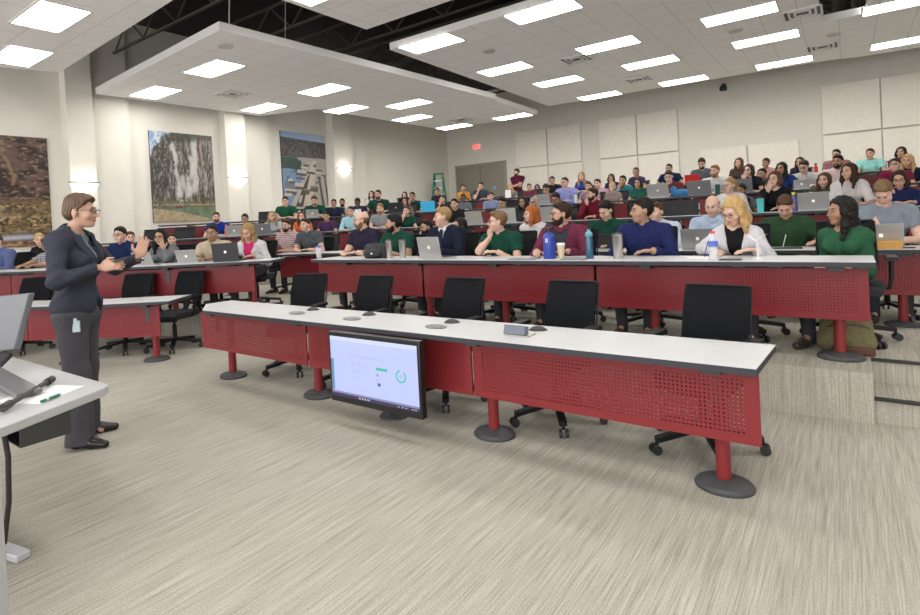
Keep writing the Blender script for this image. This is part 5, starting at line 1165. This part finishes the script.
# ------------------------------------------------------------ things on and around the desks
m_alu = mat('laptop_aluminium', (.46, .46, .45), .35, .5); m_dlap = mat('laptop_dark', (.03, .03, .035), .4); m_key = mat('keys', (.03, .03, .03), .6)
m_scr = mat('laptop_screen', (.04, .05, .07), .15, emis=(.35, .45, .6), estr=.3); m_logo = mat('lid_logo', (.9, .9, .9), .3, emis=(1, 1, 1), estr=.15)
m_steelb = mat('brushed_steel', (.55, .53, .50), .28, .9)
def laptop(label, x, y, z, rz, m=None, w_=.33, ang=1.85, logo=True, group='open laptops', lm=None, cat='laptop'):
    m = m or m_alu; t = thing('laptop', label, cat, (x, y, z), rz, group); d = w_*.66
    mb = MB(); mb.box((0, 0, .008), (w_, d, .014)); mb.build('base', m, t, bevel=.003)
    mb = MB(); mb.box((0, .015, .0155), (w_*.88, d*.5, .002)); mb.build('keyboard', m_key, t, smooth=False)
    R = Matrix.Rotation(-(ang-math.pi/2), 3, 'X'); o = MB()      # hinge on the audience's far side, lid towards -y
    hy = -d/2
    c = Vector((0, hy, .014))+R @ Vector((0, 0, d/2)); c.y = hy-abs(math.sin(ang-math.pi/2))*d/2
    Rx = Matrix.Rotation((ang-math.pi/2), 3, 'X'); cc = Vector((0, hy, .016))+Rx @ Vector((0, 0, d/2))
    o.box(cc, (w_, .007, d), mat=Rx); lid = o.build('screen_lid', m, t, bevel=.002)
    s_ = MB(); s_.box(cc+Rx @ Vector((0, .0045, 0)), (w_*.94, .002, d*.9), mat=Rx); s_.build('screen', m_scr, lid, smooth=False)
    if logo: g = MB(); g.box(cc+Rx @ Vector((0, -.0042, .0)), (.03, .001, .034), mat=Rx); g.build('emblem', lm or m_logo, lid, bevel=.008)
    return t
def top_of(r): return {'2': .33+.715, '3': .285+.715, 'L': .33+.715, 'M': .29+.715, '4': TIER[2]+.71, '5': TIER[3]+.715, '6': TIER[4]+.715, '1': .715}[r]
RW = dict(Rr); RW['1'] = (R1, 0)
def at_row(r, px, d, py=230):
    x, y, z, a = on_row(RW[r][0], d, px, py); return x, y, top_of(r)+.0005, a
def put_laptop(r, px, lab, d=.26, **k): x, y, z, a = at_row(r, px, d); return laptop(lab, x, y, z, a+k.pop('rz', 0), **k)
put_laptop('2', 437, 'silver laptop with a glowing round emblem in front of the suited man', d=.22, ang=1.75, rz=-.15, w_=.34)
for r, px, lab, k in (('L', 148, 'pale grey tablet computer on its stand, left one on the left bank', dict(m=m_alu, w_=.28, ang=2.0)), ('L', 190, 'pale grey tablet computer on its stand, right one on the left bank', dict(m=m_alu, w_=.28, ang=2.0)),
    ('L', 229, 'black laptop in front of the woman in the white cardigan', dict(m=m_dlap, w_=.36, ang=1.75)), ('3', 700, 'silver laptop of the bald man in light blue', dict(w_=.33)), ('3', 880, 'pale laptop next to the tan box at the right edge', dict(w_=.32)),
    ('4', 236, 'white laptop beside the orange bottle, fourth row', dict(w_=.34)), ('4', 264, 'grey laptop of the fair-haired woman in pale grey', dict(m=mat('laptop_grey', (.16, .16, .17), .4), w_=.36)),
    ('4', 479, 'wide silver laptop behind the man in green glasses, fourth row', dict(w_=.38, logo=False)), ('4', 511, 'large grey laptop left of the red-haired woman', dict(w_=.40, ang=1.7)), ('4', 549.5, 'grey laptop behind the plaid-shirted man', dict(w_=.38, logo=False)),
    ('4', 815, 'silver laptop left of the black-haired woman in white', dict(w_=.36)), ('5', 547, 'silver laptop with a red emblem on the lid', dict(w_=.36, lm=mat('emblem_red', (.7, .03, .08), .4))),
    ('5', 662, 'wide silver laptop left of the blue jacket', dict(w_=.42)), ('5', 703, 'dark grey laptop right of the blue jacket', dict(m=mat('laptop_grey', (.16, .16, .17), .4), w_=.42)),
    ('5', 744, 'grey laptop in front of the woman in black, fifth row', dict(m=mat('laptop_grey', (.16, .16, .17), .4), w_=.38)), ('5', 804, 'small white laptop of the man in white, fifth row', dict(w_=.24)),
    ('5', 359, 'small white laptop of the man in dark blue', dict(w_=.22, m=m_white)), ('5', 398.5, 'black-framed monitor turned to the hall, fifth row left', dict(w_=.40, m=m_dlap, lm=m_white)),
    ('6', 696, 'red laptop of the dark-bearded man', dict(w_=.34, m=mat('laptop_red', (.5, .02, .02), .35), logo=False)), ('5', 430.5, 'bright cyan-backed tablet standing upright', dict(w_=.36, m=mat('cyan_case', (.03, .42, .70), .5), logo=False, ang=1.7)),
    ('5', 314, 'white laptop of the bearded man in dark green', dict(w_=.3))): put_laptop(r, px, lab, **k)
# the hinge side faces the hall, people sit behind
def vessel(name, label, cat, x, y, z, prof, m, lid=None, group=None, extra=None):
    t = thing(name, label, cat, (x, y, z), 0, group); mb = MB(); mb.lathe(prof, n=20); mb.build('body', m, t)
    if lid: mb = MB(); mb.lathe(lid[0], n=18); mb.build('lid', lid[1], t)
    if extra: extra(t)
    return t
def tumbler(label, px, r='2', d=.2, m=None, h=.19, w_=.040, lm=None): x, y, z, a = at_row(r, px, d); return vessel('tumbler', label, 'tumbler', x, y, z, [(w_*.78, 0), (w_*.8, .004), (w_, h*.95), (w_*1.03, h*.96), (w_*1.03, h)], m or m_steelb, ([(w_*.9, h), (w_*.92, h+.012), (w_*.3, h+.014)], lm or m_dark))
tumbler('steel tumbler right of the backpack, left one of the pair', 388, h=.20); tumbler('steel tumbler between the green polo and the laptop, right one of the pair', 401.5, h=.20)
tumbler('wide steel tumbler in front of the man in royal blue', 617, h=.21, w_=.046)
x, y, z, a = at_row('2', 548.5, .22)
m_blue = mat('bottle_blue', (.02, .05, .32), .35)
def strap(t): mb = MB(); mb.tube([(-.03, 0, .285), (-.025, 0, .315), (.025, 0, .315), (.03, 0, .285)], .007, 8); mb.build('carry_loop', m_black, t); mb = MB(); mb.box((-.0, -.0565, .17), (.022, .002, .04)); mb.build('emblem', m_white, t)
vessel('water_bottle', 'large royal blue steel bottle in front of the plaid-shirted man', 'water bottle', x, y, z, [(.055, 0), (.058, .006), (.058, .19), (.05, .215), (.03, .235), (.028, .25)], m_blue, ([(.034, .25), (.036, .255), (.036, .285), (.03, .29)], m_black), extra=strap)
x, y, z, a = at_row('2', 588.5, .2)
vessel('water_bottle', 'slim teal plastic bottle with a flip lid on the second-row desk', 'water bottle', x, y, z, [(.034, 0), (.036, .01), (.033, .09), (.036, .17), (.03, .2)], mat('bottle_teal', (.01, .08, .16), .15, coat=.5), ([(.033, .2), (.033, .225), (.015, .245), (.014, .26)], mat('lid_teal', (.12, .33, .38), .4)))
x, y, z, a = at_row('2', 560, .27)
vessel('coffee_cup', 'small paper coffee cup right of the royal blue bottle', 'cup', x, y, z, [(.026, 0), (.038, .12)], mat('paper_cup', (.62, .52, .36), .7), ([(.041, .12), (.041, .13), (.036, .14)], m_white))
m_clear = mat('clear_plastic', (.80, .84, .90), .1, alpha=.42)
x, y, z, a = at_row('2', 317.5, .2)
vessel('plastic_tumbler', 'clear cup with a blue lid at the left end of the second-row desk', 'cup', x, y, z, [(.030, 0), (.040, .14)], m_clear, ([(.043, .14), (.043, .155), (.01, .16)], mat('lid_blue', (.05, .10, .45), .4)))
x, y, z, a = at_row('2', 712.5, .15)
def lbl(t): mb = MB(); mb.lathe([(.0345, .10), (.0345, .145)], n=20, cap=False); mb.build('bottle_label', mat('label_blue', (.10, .16, .55), .5), t)
vessel('plastic_bottle', 'clear plastic water bottle with a red and blue top before the writing woman', 'plastic bottle', x, y, z, [(.030, 0), (.034, .01), (.031, .05), (.034, .09), (.034, .15), (.014, .19), (.014, .2)], m_clear, ([(.016, .2), (.016, .22)], mat('cap_red', (.6, .05, .05), .4)), extra=lbl)
for px, r, c, h, w_, lab in ((761.5, '4', (.10, .55, .55), .20, .05, 'cyan tumbler on the fourth-row desk'), (719.5, '5', (.01, .10, .07), .18, .045, 'dark green cup beside the red-haired man'), (473, '3', (.55, .55, .52), .21, .036, 'pale steel bottle behind the suited man'),
                         (229, '4', (.7, .7, .7), .11, .035, 'white paper cup on the fourth-row desk, far left'), (577.5, '5', (.6, .66, .6), .2, .035, 'clear bottle beside the man in lavender blue')): tumbler(lab, px, r, m=mat('cup_%d' % px, c, .4), h=h, w_=w_)
x, y, z, a = at_row('M', 22, .2); vessel('cup', 'hot pink cup on the left-bank desk behind the presenter', 'cup', x, y, z, [(.05, 0), (.068, .2), (.066, .2)], mat('pink', (.75, .03, .30), .4), ([(.07, .2), (.07, .215)], mat('pink', (.75, .03, .30), .4)))
for px, r, c, cc, lab in ((226.5, '4', (.65, .14, .02), (.7, .15, .02), 'orange sports bottle beside the man in bright blue'), (795, '4', (.12, .10, .30), (.75, .75, .05), 'soft drink bottle with a yellow cap, fourth row'), (818.5, '6', (.5, .015, .02), (.03, .03, .03), 'red bottle standing on the highest desk row'), (905, '6', (.10, .02, .08), (.02, .02, .02), 'dark purple bottle at the right end of the highest row')):
    x, y, z, a = at_row(r, px, .2); vessel('drink_bottle', lab, 'bottle', x, y, z, [(.036, 0), (.038, .02), (.038, .17), (.018, .215), (.018, .23)], mat('drink_%d' % int(px), c, .35), ([(.022, .23), (.022, .26)], mat('cap_%d' % int(px), cc, .4)))
# black backpack lying on the second-row desk
def backpack(label, x, y, z, rz, m, sx, sy, sz, lay, m2=None, cell=.009):
    sd = SD(); q_ = min(sx, sz)*.22
    for u_ in (-1, 1): sd.cone((u_*(sx/2-q_), 0, q_), (u_*(sx/2-q_*1.4), 0, sz-q_*1.3), q_, q_*.8, .03)
    sd.cone((-sx/2+q_, 0, q_), (sx/2-q_, 0, q_), q_, q_, .03); sd.cone((-sx/2+q_*1.5, 0, sz-q_), (sx/2-q_*1.9, 0, sz-q_*.9), q_*.8, q_*.8, .05); sd.ell((0, 0, sz*.5), (sx*.40, sy*.46, sz*.46), .05); sd.ell((0, -sy*.36, sz*.34), (sx*.36, sy*.2, sz*.27), .02)
    def post(F, X, Y, Z): return F+.006*np.sin(X*38+Z*30+3*np.sin(Y*20))*np.sin(Z*31+Y*40+X*9)
    r = link('backpack', to_mesh('backpack', *sd.mesh(cell, [(0, 0, -1, 0)], post), [m]), loc=(x, y, z), rz=rz); tag(r, label, 'backpack')
    mb = MB(); mb.tube([(-sx*.10, .0, sz*.93), (-sx*.08, 0, sz*1.06), (sx*.08, 0, sz*1.06), (sx*.10, 0, sz*.93)], .008, 8); mb.build('handle', m_black, r)
    mb = MB(); mb.tube([(-sx*.36, -sy*.50, sz*.5), (-sx*.15, -sy*.60, sz*.56), (sx*.15, -sy*.60, sz*.56), (sx*.36, -sy*.50, sz*.5)], .005, 6); mb.build('zip', m_dark, r)
    if m2: mb = MB(); mb.box((sx*.1, -sy*.52, sz*.08), (sx*.7, .03, sz*.14)); mb.build('leather_base', m2, r, bevel=.01)
    else: mb = MB(); mb.box((sx*.12, -sy*.60, sz*.38), (.03, .004, .018)); mb.build('emblem', m_white, r)
    return r
x, y, z, a = at_row('2', 375, .22); backpack('black backpack lying on the desk before the bald man', x, y, z, .05, mat('nylon_black', (.018, .018, .022), .7, bump=.4), .36, .22, .165, True)
p = by(843, 345, 4.88); backpack('olive canvas backpack on the floor behind the last desk column', p[0]+.02, 4.90, .33, .1, mat('canvas_olive', (.16, .14, .065), .9, noise=.15, bump=.4), .36, .20, .40, False, mat('leather_brown', (.10, .035, .015), .6))
# front desk: table boxes
for px, lab in ((297, 'flat oval cable hatch, first from left on the front desk'), (352, 'flat oval cable hatch, second from left on the front desk'), (436, 'flat oval cable hatch, third from left on the front desk')):
    p = bz(px, {297: 313.4, 352: 319, 436: 327}[px], .716); mb = MB(); mb.lathe([(.085, 0), (.09, .004), (.08, .009)], n=24, sx=1., sy=.62); o = mb.build('cable_hatch', mat('hatch_grey', (.22, .22, .22), .4, .4)); o.location = p; tag(o, lab, 'cable hatch', 'cable hatches in the front desk')
for px, py, lab in ((313, 310, 'small dark microphone base beside the first cable hatch'), (369, 315, 'small dark microphone base beside the second cable hatch'), (452, 322.5, 'small dark microphone base beside the third cable hatch'), (538, 330, 'small dark microphone base beside the flipped-up hatch')):
    p = bz(px, py, .715); t = thing('microphone_base', lab, 'microphone', tuple(p), .3, 'microphone bases on the front desk')
    mb = MB(); mb.sphere((0, 0, .0), (.055, .035, .028), 16, 8); mb.build('body', m_dark, t); mb = MB(); mb.lathe([(.062, 0), (.060, .005)], n=20, sy=.7); mb.build('foot_ring', m_black, t)
p = bz(520, 335, .715); t = thing('pop_up_socket', 'flipped-up grey socket box on the front desk', 'socket box', tuple(p), .0)
mb = MB(); mb.box((0, 0, .004), (.17, .10, .008)); mb.build('frame', m_steelb, t); mb = MB(); mb.box((-.01, -.03, .035), (.15, .05, .06), mat=Matrix.Rotation(-.3, 3, 'X')); mb.build('flap', mat('socket_grey', (.12, .14, .18), .4), t, bevel=.004)
# papers, phones, boxes
def flat(name, label, cat, r, px, d, w_, l, m, rz=0., h=.003): x, y, z, a = at_row(r, px, d); mb = MB(); mb.box((0, 0, h/2), (w_, l, h)); o = mb.build(name, m, bevel=min(h*.3, .003)); o.location = (x, y, z); o.rotation_euler = (0, 0, a+rz); return tag(o, label, cat)
pap = mat('paper', (.78, .78, .78), .7)
flat('notebook', 'grey notebook right of the coffee cup', 'notebook', '2', 573, .12, .22, .16, mat('note_grey', (.2, .2, .22), .5), .1, .012)
flat('notebook', 'thin dark folder in front of the plaid-shirted man', 'notebook', '2', 523, .12, .26, .16, mat('note_grey', (.2, .2, .22), .5), -.05, .008)
flat('phone', 'dark phone on the second-row desk by the clear bottle', 'phone', '2', 729, .10, .15, .075, m_dark, .05, .009)
flat('paper', 'white sheet under the writing woman\'s hand', 'paper', '2', 705, .3, .28, .21, pap, .3)
flat('tablet', 'dark tablet under the broad man\'s pen', 'tablet', '3', 785, .25, .28, .20, m_dark, .1, .009)
flat('phone', 'black phone at the right end of the third-row desk', 'phone', '3', 908, .14, .09, .06, m_black, 0, .01)
x, y, z, a = at_row('3', 886, .10); mb = MB(); mb.box((0, 0, .035), (.21, .14, .07)); o = mb.build('box', mat('tan_box', (.55, .30, .08), .7), bevel=.004); o.location = (x, y, z); tag(o, 'tan box at the right of the third-row desk', 'box')
flat('folder', 'bright orange folder before the woman in the navy jacket', 'folder', '4', 892, .25, .30, .22, mat('orange', (.8, .18, .02), .6), .2, .02)
flat('paper', 'white papers before the woman with clasped hands', 'paper', '4', 775, .2, .3, .2, pap, .1)
flat('paper', 'white paper on the fifth-row desk before the woman in grey', 'paper', '5', 463, .2, .3, .2, pap, .0, .01)
x, y, z, a = at_row('3', 603, .3); mb = MB(); mb.box((0, 0, .10), (.22, .008, .17), mat=Matrix.Rotation(.25, 3, 'X')); o = mb.build('tablet', m_black, bevel=.003); o.location = (x, y, z+.0); tag(o, 'black tablet held upright by the young man in green', 'tablet')
x, y, z, a = at_row('6', 510, .62); mb = MB(); mb.box((0, 0, .12), (.20, .004, .24)); o = mb.build('paper', pap, smooth=False); o.location = (x, y, z+.02); tag(o, 'white paper held up by the long-haired blond woman', 'paper')
# small model windmill beside the writing woman
x, y, z, a = at_row('2', 757, .2); t = thing('toy_windmill', 'small white model wind turbine on the second-row desk', 'model', (x, y, z), -.5)
mb = MB(); mb.lathe([(.035, 0), (.035, .005), (.006, .01), (.004, .14)], n=12); mb.build('mast', m_white, t)
for k in range(3):
    an = .5+k*2.094; mb = MB(); mb.add([(0, -.014, .14), (.012*math.cos(an+1.57), -.016, .14+.012*math.sin(an+1.57)), (.10*math.cos(an), -.016, .14+.10*math.sin(an)), (0, -.010, .14), (.012*math.cos(an+1.57), -.012, .14+.012*math.sin(an+1.57)), (.10*math.cos(an), -.012, .14+.10*math.sin(an))], [(0, 1, 2), (5, 4, 3), (0, 3, 4, 1), (1, 4, 5, 2), (2, 5, 3, 0)]); mb.build('blade', m_white, t, smooth=False)
# pens
for r, px, d, lab, c in (('2', 703, .34, 'pen in the writing woman\'s hand', (.05, .05, .3)), ('3', 782, .30, 'white stylus in the broad man\'s hand', (.75, .75, .75))):
    x, y, z, a = at_row(r, px, d); mb = MB(); mb.tube([(0, 0, .004), (.03, .02, .13)], .004, 8); o = mb.build('pen', mat('pen_%s' % px, c, .4)); o.location = (x, y, z); tag(o, lab, 'pen')
# suit tie and lanyards are worn, draped jacket is a thing
x, y, z, a = at_row('5', 684, .25); sd = SD(); sd.ell((0, 0, .06), (.20, .10, .09), .02); sd.ell((.14, .03, .05), (.14, .09, .07), .04); sd.ell((-.16, 0, .12), (.07, .07, .10), .05)
o = link('jacket', to_mesh('jacket', *sd.mesh(.010, [(0, 0, -1, 0)], lambda F, X, Y, Z: F+.006*np.sin(X*55+Z*40)*np.sin(Z*45+Y*30)), [mat('jacket_blue', (.02, .13, .30), .8)]), loc=(x, y, z)); tag(o, 'blue jacket heaped on the fifth-row desk between two laptops', 'jacket')
# teal chair back
x, y, z, a = on_row(R6L, .75, 573, 185); o = far_chair(x, y, TIER[4], 0, 'teal-backed chair beside the blond woman in bright blue', None) if False else None
# ---- the big display leaning before the front desk
def screen(U, V):
    C = np.ones(U.shape+(3,))*np.array([.50, .56, .86]); C += (V[..., None]-.5)*np.array([.03, .02, .04])
    C = mixc(C, (.70, .74, .90), (V > .93)*.6)
    C = mixc(C, (.03, .02, .08), (V < .055)*1.); C = mixc(C, (.10, .08, .25), ((V >= .055) & (V < .085))*.7)
    C = mixc(C, (.05, .22, .36), ((U < .035) & (V > .09) & (V < .62))*.85)
    for k in range(6): C = mixc(C, (.35, .55, .7), ((np.abs(U-.018) < .008) & (np.abs(V-(.90-k*.045)) < .010))*.8)
    rs = np.random.RandomState(3)
    def line(y, x0, x1, c=(.40, .42, .55), h=.006, dens=.75):
        nonlocal C
        k = (np.sin(U*900)*.5+.5 > 1-dens); C = mixc(C, c, ((np.abs(V-y) < h) & (U > x0) & (U < x1) & k)*.55)
    line(.93, .05, .30); line(.80, .24, .34); line(.72, .23, .60); line(.70, .23, .66); line(.76, .76, .81, h=.01)
    for i in range(5): line(.63-.05*i, .25, .38+.03*(i % 3)); line(.61-.05*i, .25, .33+.03*((i+1) % 3))
    line(.575, .42, .49); line(.36, .25, .36); line(.18, .25, .37)
    C = mixc(C, (.05, .50, .42), ((np.abs(U-.61) < .062) & (np.abs(V-.555) < .022))*1.)
    C = mixc(C, (.12, .12, .25), ((np.abs(U-.56) < .008) & (np.abs(V-.46) < .020))*.8); C = mixc(C, (.12, .12, .25), ((np.abs(U-.56) < .010) & (np.abs(V-.38) < .012))*.3); C = mixc(C, (.04, .05, .30), ((np.abs(U-.575) < .018) & (np.abs(V-.31) < .026))*.9)
    r = np.hypot((U-.82)*1.78, V-.50); a = np.arctan2(V-.50, (U-.82)*1.78)
    C = mixc(C, (.08, .52, .50), ((r > .072) & (r < .100) & ((a < .9) | (a > 1.7)))*1.); C = mixc(C, (.25, .25, .5), ((r < .03) & (np.sin(U*500) > 0))*.5)
    for x in (.34, .37, .40, .43, .45): C = mixc(C, (.8, .6, .6) if x < .42 else (.3, .5, .8), ((np.abs(U-x) < .008) & (np.abs(V-.028) < .014))*.9)
    for x in (.78, .82, .86, .93, .96): C = mixc(C, (.7, .7, .8), ((np.abs(U-x) < .009) & (np.abs(V-.028) < .008))*.7)
    return C
YM = 2.66; SB = bz(394, 416, 0)
tl, tr, br = by(327.8, 331.2, YM), by(418.7, 341.7, YM), by(423.3, 420.6, YM); Wm = tr[0]-tl[0]; Hm = tr[2]-br[2]
t = thing('display_screen', 'large flat display with a web page, leaning before the front desk', 'display', (tl[0]+.0, YM, br[2]), -.0)
mb = MB(); mb.box((Wm/2, .025, Hm/2), (Wm, .05, Hm)); mb.build('casing', mat('display_black', (.012, .012, .014), .3), t, bevel=.006)
me = grid_image('screen', Wm-.04, Hm-.075, 260, 150, screen, attr_mat('screen_glow', .2, .50)); o = link('screen', me, t); o.location = (.02, -.0015, .045)
mb = MB(); mb.box((Wm*.52, .05, Hm*.35), (.25, .04, .2)); mb.bar((Wm*.66, .08, .1), (SB[0]-tl[0], SB[1]-YM, -br[2]+.03), .06, .04); mb.build('stand_pole', m_dark, t)
mb = MB(); mb.lathe([(.10, 0), (.10, .012), (.08, .03), (.04, .04)], (SB[0]-tl[0], SB[1]-YM, -br[2]), n=28, sx=1.1); mb.build('stand_base', m_base, t)
# ---- instructor's table with a folding touch monitor
m_tab = mat('table_laminate', (.47, .47, .48), .4); m_leg = mat('table_leg', (.52, .53, .56), .4, .2)
ORG = Vector(bz(112, 385, .74)); tb = thing('instructor_table', 'light grey standing table with a metal leg, cut by the left frame edge', 'table', (ORG.x, ORG.y, 0), 0)
d1 = Vector((-1, .0)); q_ = bz(0, 428, .74); d2 = (Vector((q_[0], q_[1]))-Vector((ORG.x, ORG.y))).normalized()
d1 = (Vector(bz(58, 369.5, .74)[:2])-Vector((ORG.x, ORG.y))).normalized()
P0 = Vector((0, 0)); poly = [P0+d2*.05, P0+d1*.02+d2*.012, P0+d1*.05, d1*.72, d1*.72+Vector((-1.0, -.02)), d1*.72+Vector((-1.0, -.02))+d2*1.5, d2*1.5]
mb = MB(); mb.prism([tuple(p) for p in poly][::-1], .70, .74); mb.build('tabletop', m_tab, tb, smooth=False, bevel=.005)
lp = bz(22, 557, 0.02); rel = Vector((lp[0]-ORG.x, lp[1]-ORG.y)); 
lq = bz(-2, 640, 0); lc = Vector((lq[0]-ORG.x, lq[1]-ORG.y)); mb = MB(); mb.box((lc.x, lc.y, .35), (.055, .055, .70), rz=.6); mb.build('leg', m_leg, tb, bevel=.006)
l2 = rel+Vector((-.30, -.06)); mb = MB(); mb.box((l2.x, l2.y, .35), (.07, .07, .70), rz=.2); mb.build('leg', m_leg, tb, bevel=.006)
mb = MB(); mb.box((rel.x-.22, rel.y-.04, .02), (.46, .06, .035), rz=.2); mb.build('foot', m_leg, tb, bevel=.006)
c2 = by(67, 425, .9); bxp = Vector(bz(66, 392, .70)); mb = MB()
bl = Vector((bxp.x-ORG.x, bxp.y-ORG.y)); m_bx = mat('steel_tray', (.08, .085, .09), .35, .6)
for c, s_ in (((0, 0, .52), (.26, .20, .006)), ((-.13, 0, .60), (.006, .20, .16)), ((.13, 0, .60), (.006, .20, .16)), ((0, .10, .60), (.26, .006, .16)), ((-.22, .05, .62), (.18, .10, .004))): mb.box((bl.x-.04+c[0], bl.y-.12+c[1], c[2]), s_)
mb.build('cable_tray', m_bx, tb, smooth=False)
rs = random.Random(4)
for k, lab in enumerate(('black cable looping under the instructor table, front strand', 'black cable looping under the instructor table, rear strand', 'black cable hanging down beside the table leg')):
    o_ = Vector((ORG.x+bl.x-.02, ORG.y+bl.y-.1, 0)); 
    if k < 2: pts = [o_+Vector((-.1+.02*math.sin(i*2+k), -.12-.09*i, .60-.05*math.sin(i*.9+k)+.02*k)) for i in range(8)]
    else: e = Vector((bz(6, 500, .3)[0], bz(6, 500, .3)[1], 0)); pts = [e+Vector((.0, .0, .69)), e+Vector((.03, .01, .5)), e+Vector((.04, .0, .3)), e+Vector((.02, -.02, .12)), e+Vector((-.15, -.05, .02))]
    mb = MB(); mb.tube(pts, .011 if k == 2 else .007, 8); tag(mb.build('cable', m_black), lab, 'cable')
def on_tab(px, py, z=.742): return Vector(bz(px, py, z))
# sheet and green pen
a, b, c, d = (on_tab(*q) for q in ((38, 384), (84, 386), (40, 404), (-4, 402)))
mb = MB(); mb.prism([(q.x, q.y) for q in (d, c, b, a)], .7405, .742); tag(mb.build('paper', pap, smooth=False), 'white sheet of paper on the instructor table', 'paper')
a, b = on_tab(41, 401.5, .75), on_tab(62, 393.5, .75); t = thing('pen', 'green pen lying on the sheet on the instructor table', 'pen', tuple(a))
mb = MB(); mb.tube([(0, 0, 0), (b-a)*.86], .0065, 10); mb.build('barrel', mat('pen_green', (.01, .22, .12), .35), t); mb = MB(); mb.tube([(b-a)*.86, (b-a)], [.006, .002], 8); mb.tube([(b-a)*.22, (b-a)*.32], .0072, 8); mb.build('tip', m_white, t)
# folding monitor: foot bar, arm and tilted screen seen from behind
t0 = on_tab(3, 411, .755); t = thing('touch_monitor', 'grey folding touch monitor on the instructor table, cut by the frame edge', 'monitor', tuple(t0)); L_ = lambda px, py, z: Vector(bz(px, py, z))-t0
mb = MB(); mb.tube([Vector((0, 0, .012)), L_(52, 379, .765)], .012, 10); mb.build('foot_bar', m_dark, t); e0 = L_(52, 379, .765)
mb = MB(); mb.tube([e0*.88+Vector((0, 0, 0)), e0*1.0], .018, 12); mb.build('rubber_cap', m_black, t); mb = MB(); mb.tube([Vector((0, 0, .012)), e0*.12+Vector((0, 0, .012))], .018, 12); mb.build('rubber_cap', m_black, t)
mb = MB(); mb.bar(e0*.5+Vector((0, 0, .0)), L_(-25, 363, .80), .10, .02); mb.build('arm', mat('monitor_grey', (.13, .13, .14), .4), t, bevel=.004)
s0 = by(28, 293, 1.02); s1 = by(14, 350, .98); s0 = Vector(s0); s1 = Vector(s1)
M_ = mat('monitor_silver', (.17, .18, .20), .35, .3); ax = Vector((-.985, -.12, -.12)); up_ = (s0-s1)
V = []
nrm_ = ax.cross(up_).normalized()*.035
for w_ in (0, 1):
    for q in (s1, s0, s0+ax*.62+Vector((0, 0, .03)), s1+ax*.62): V.append(q+nrm_*w_-t0)
mb = MB(); mb.add(V, [(0, 1, 2, 3), (7, 6, 5, 4), (0, 4, 5, 1), (1, 5, 6, 2), (2, 6, 7, 3), (3, 7, 4, 0)]); mb.build('screen_back', M_, t, bevel=.008)
mb = MB(); mb.bar(s1+ax*.12-t0-Vector((0, 0, .02)), L_(-14, 372, .78), .09, .03); mb.build('neck', m_dark, t, bevel=.004)
# wall socket plates low on the left wall
for y, z, lab in ((3.2, 1.28, 'grey wall plate under the waterfall picture'), (8.45, 1.62, 'small grey wall plate right below the cliff picture')):
    mb = MB(); mb.box((0, 0, 0), (.016, .34 if y < 5 else .16, .12)); o = mb.build('wall_plate', mat('plate_grey', (.30, .31, .33), .5), bevel=.003); o.location = (XL+.009, y, z); tag(o, lab, 'wall plate')
# the presenter's shoes' neighbour: boots of the man in green are worn by him; loose boot pair under the desk
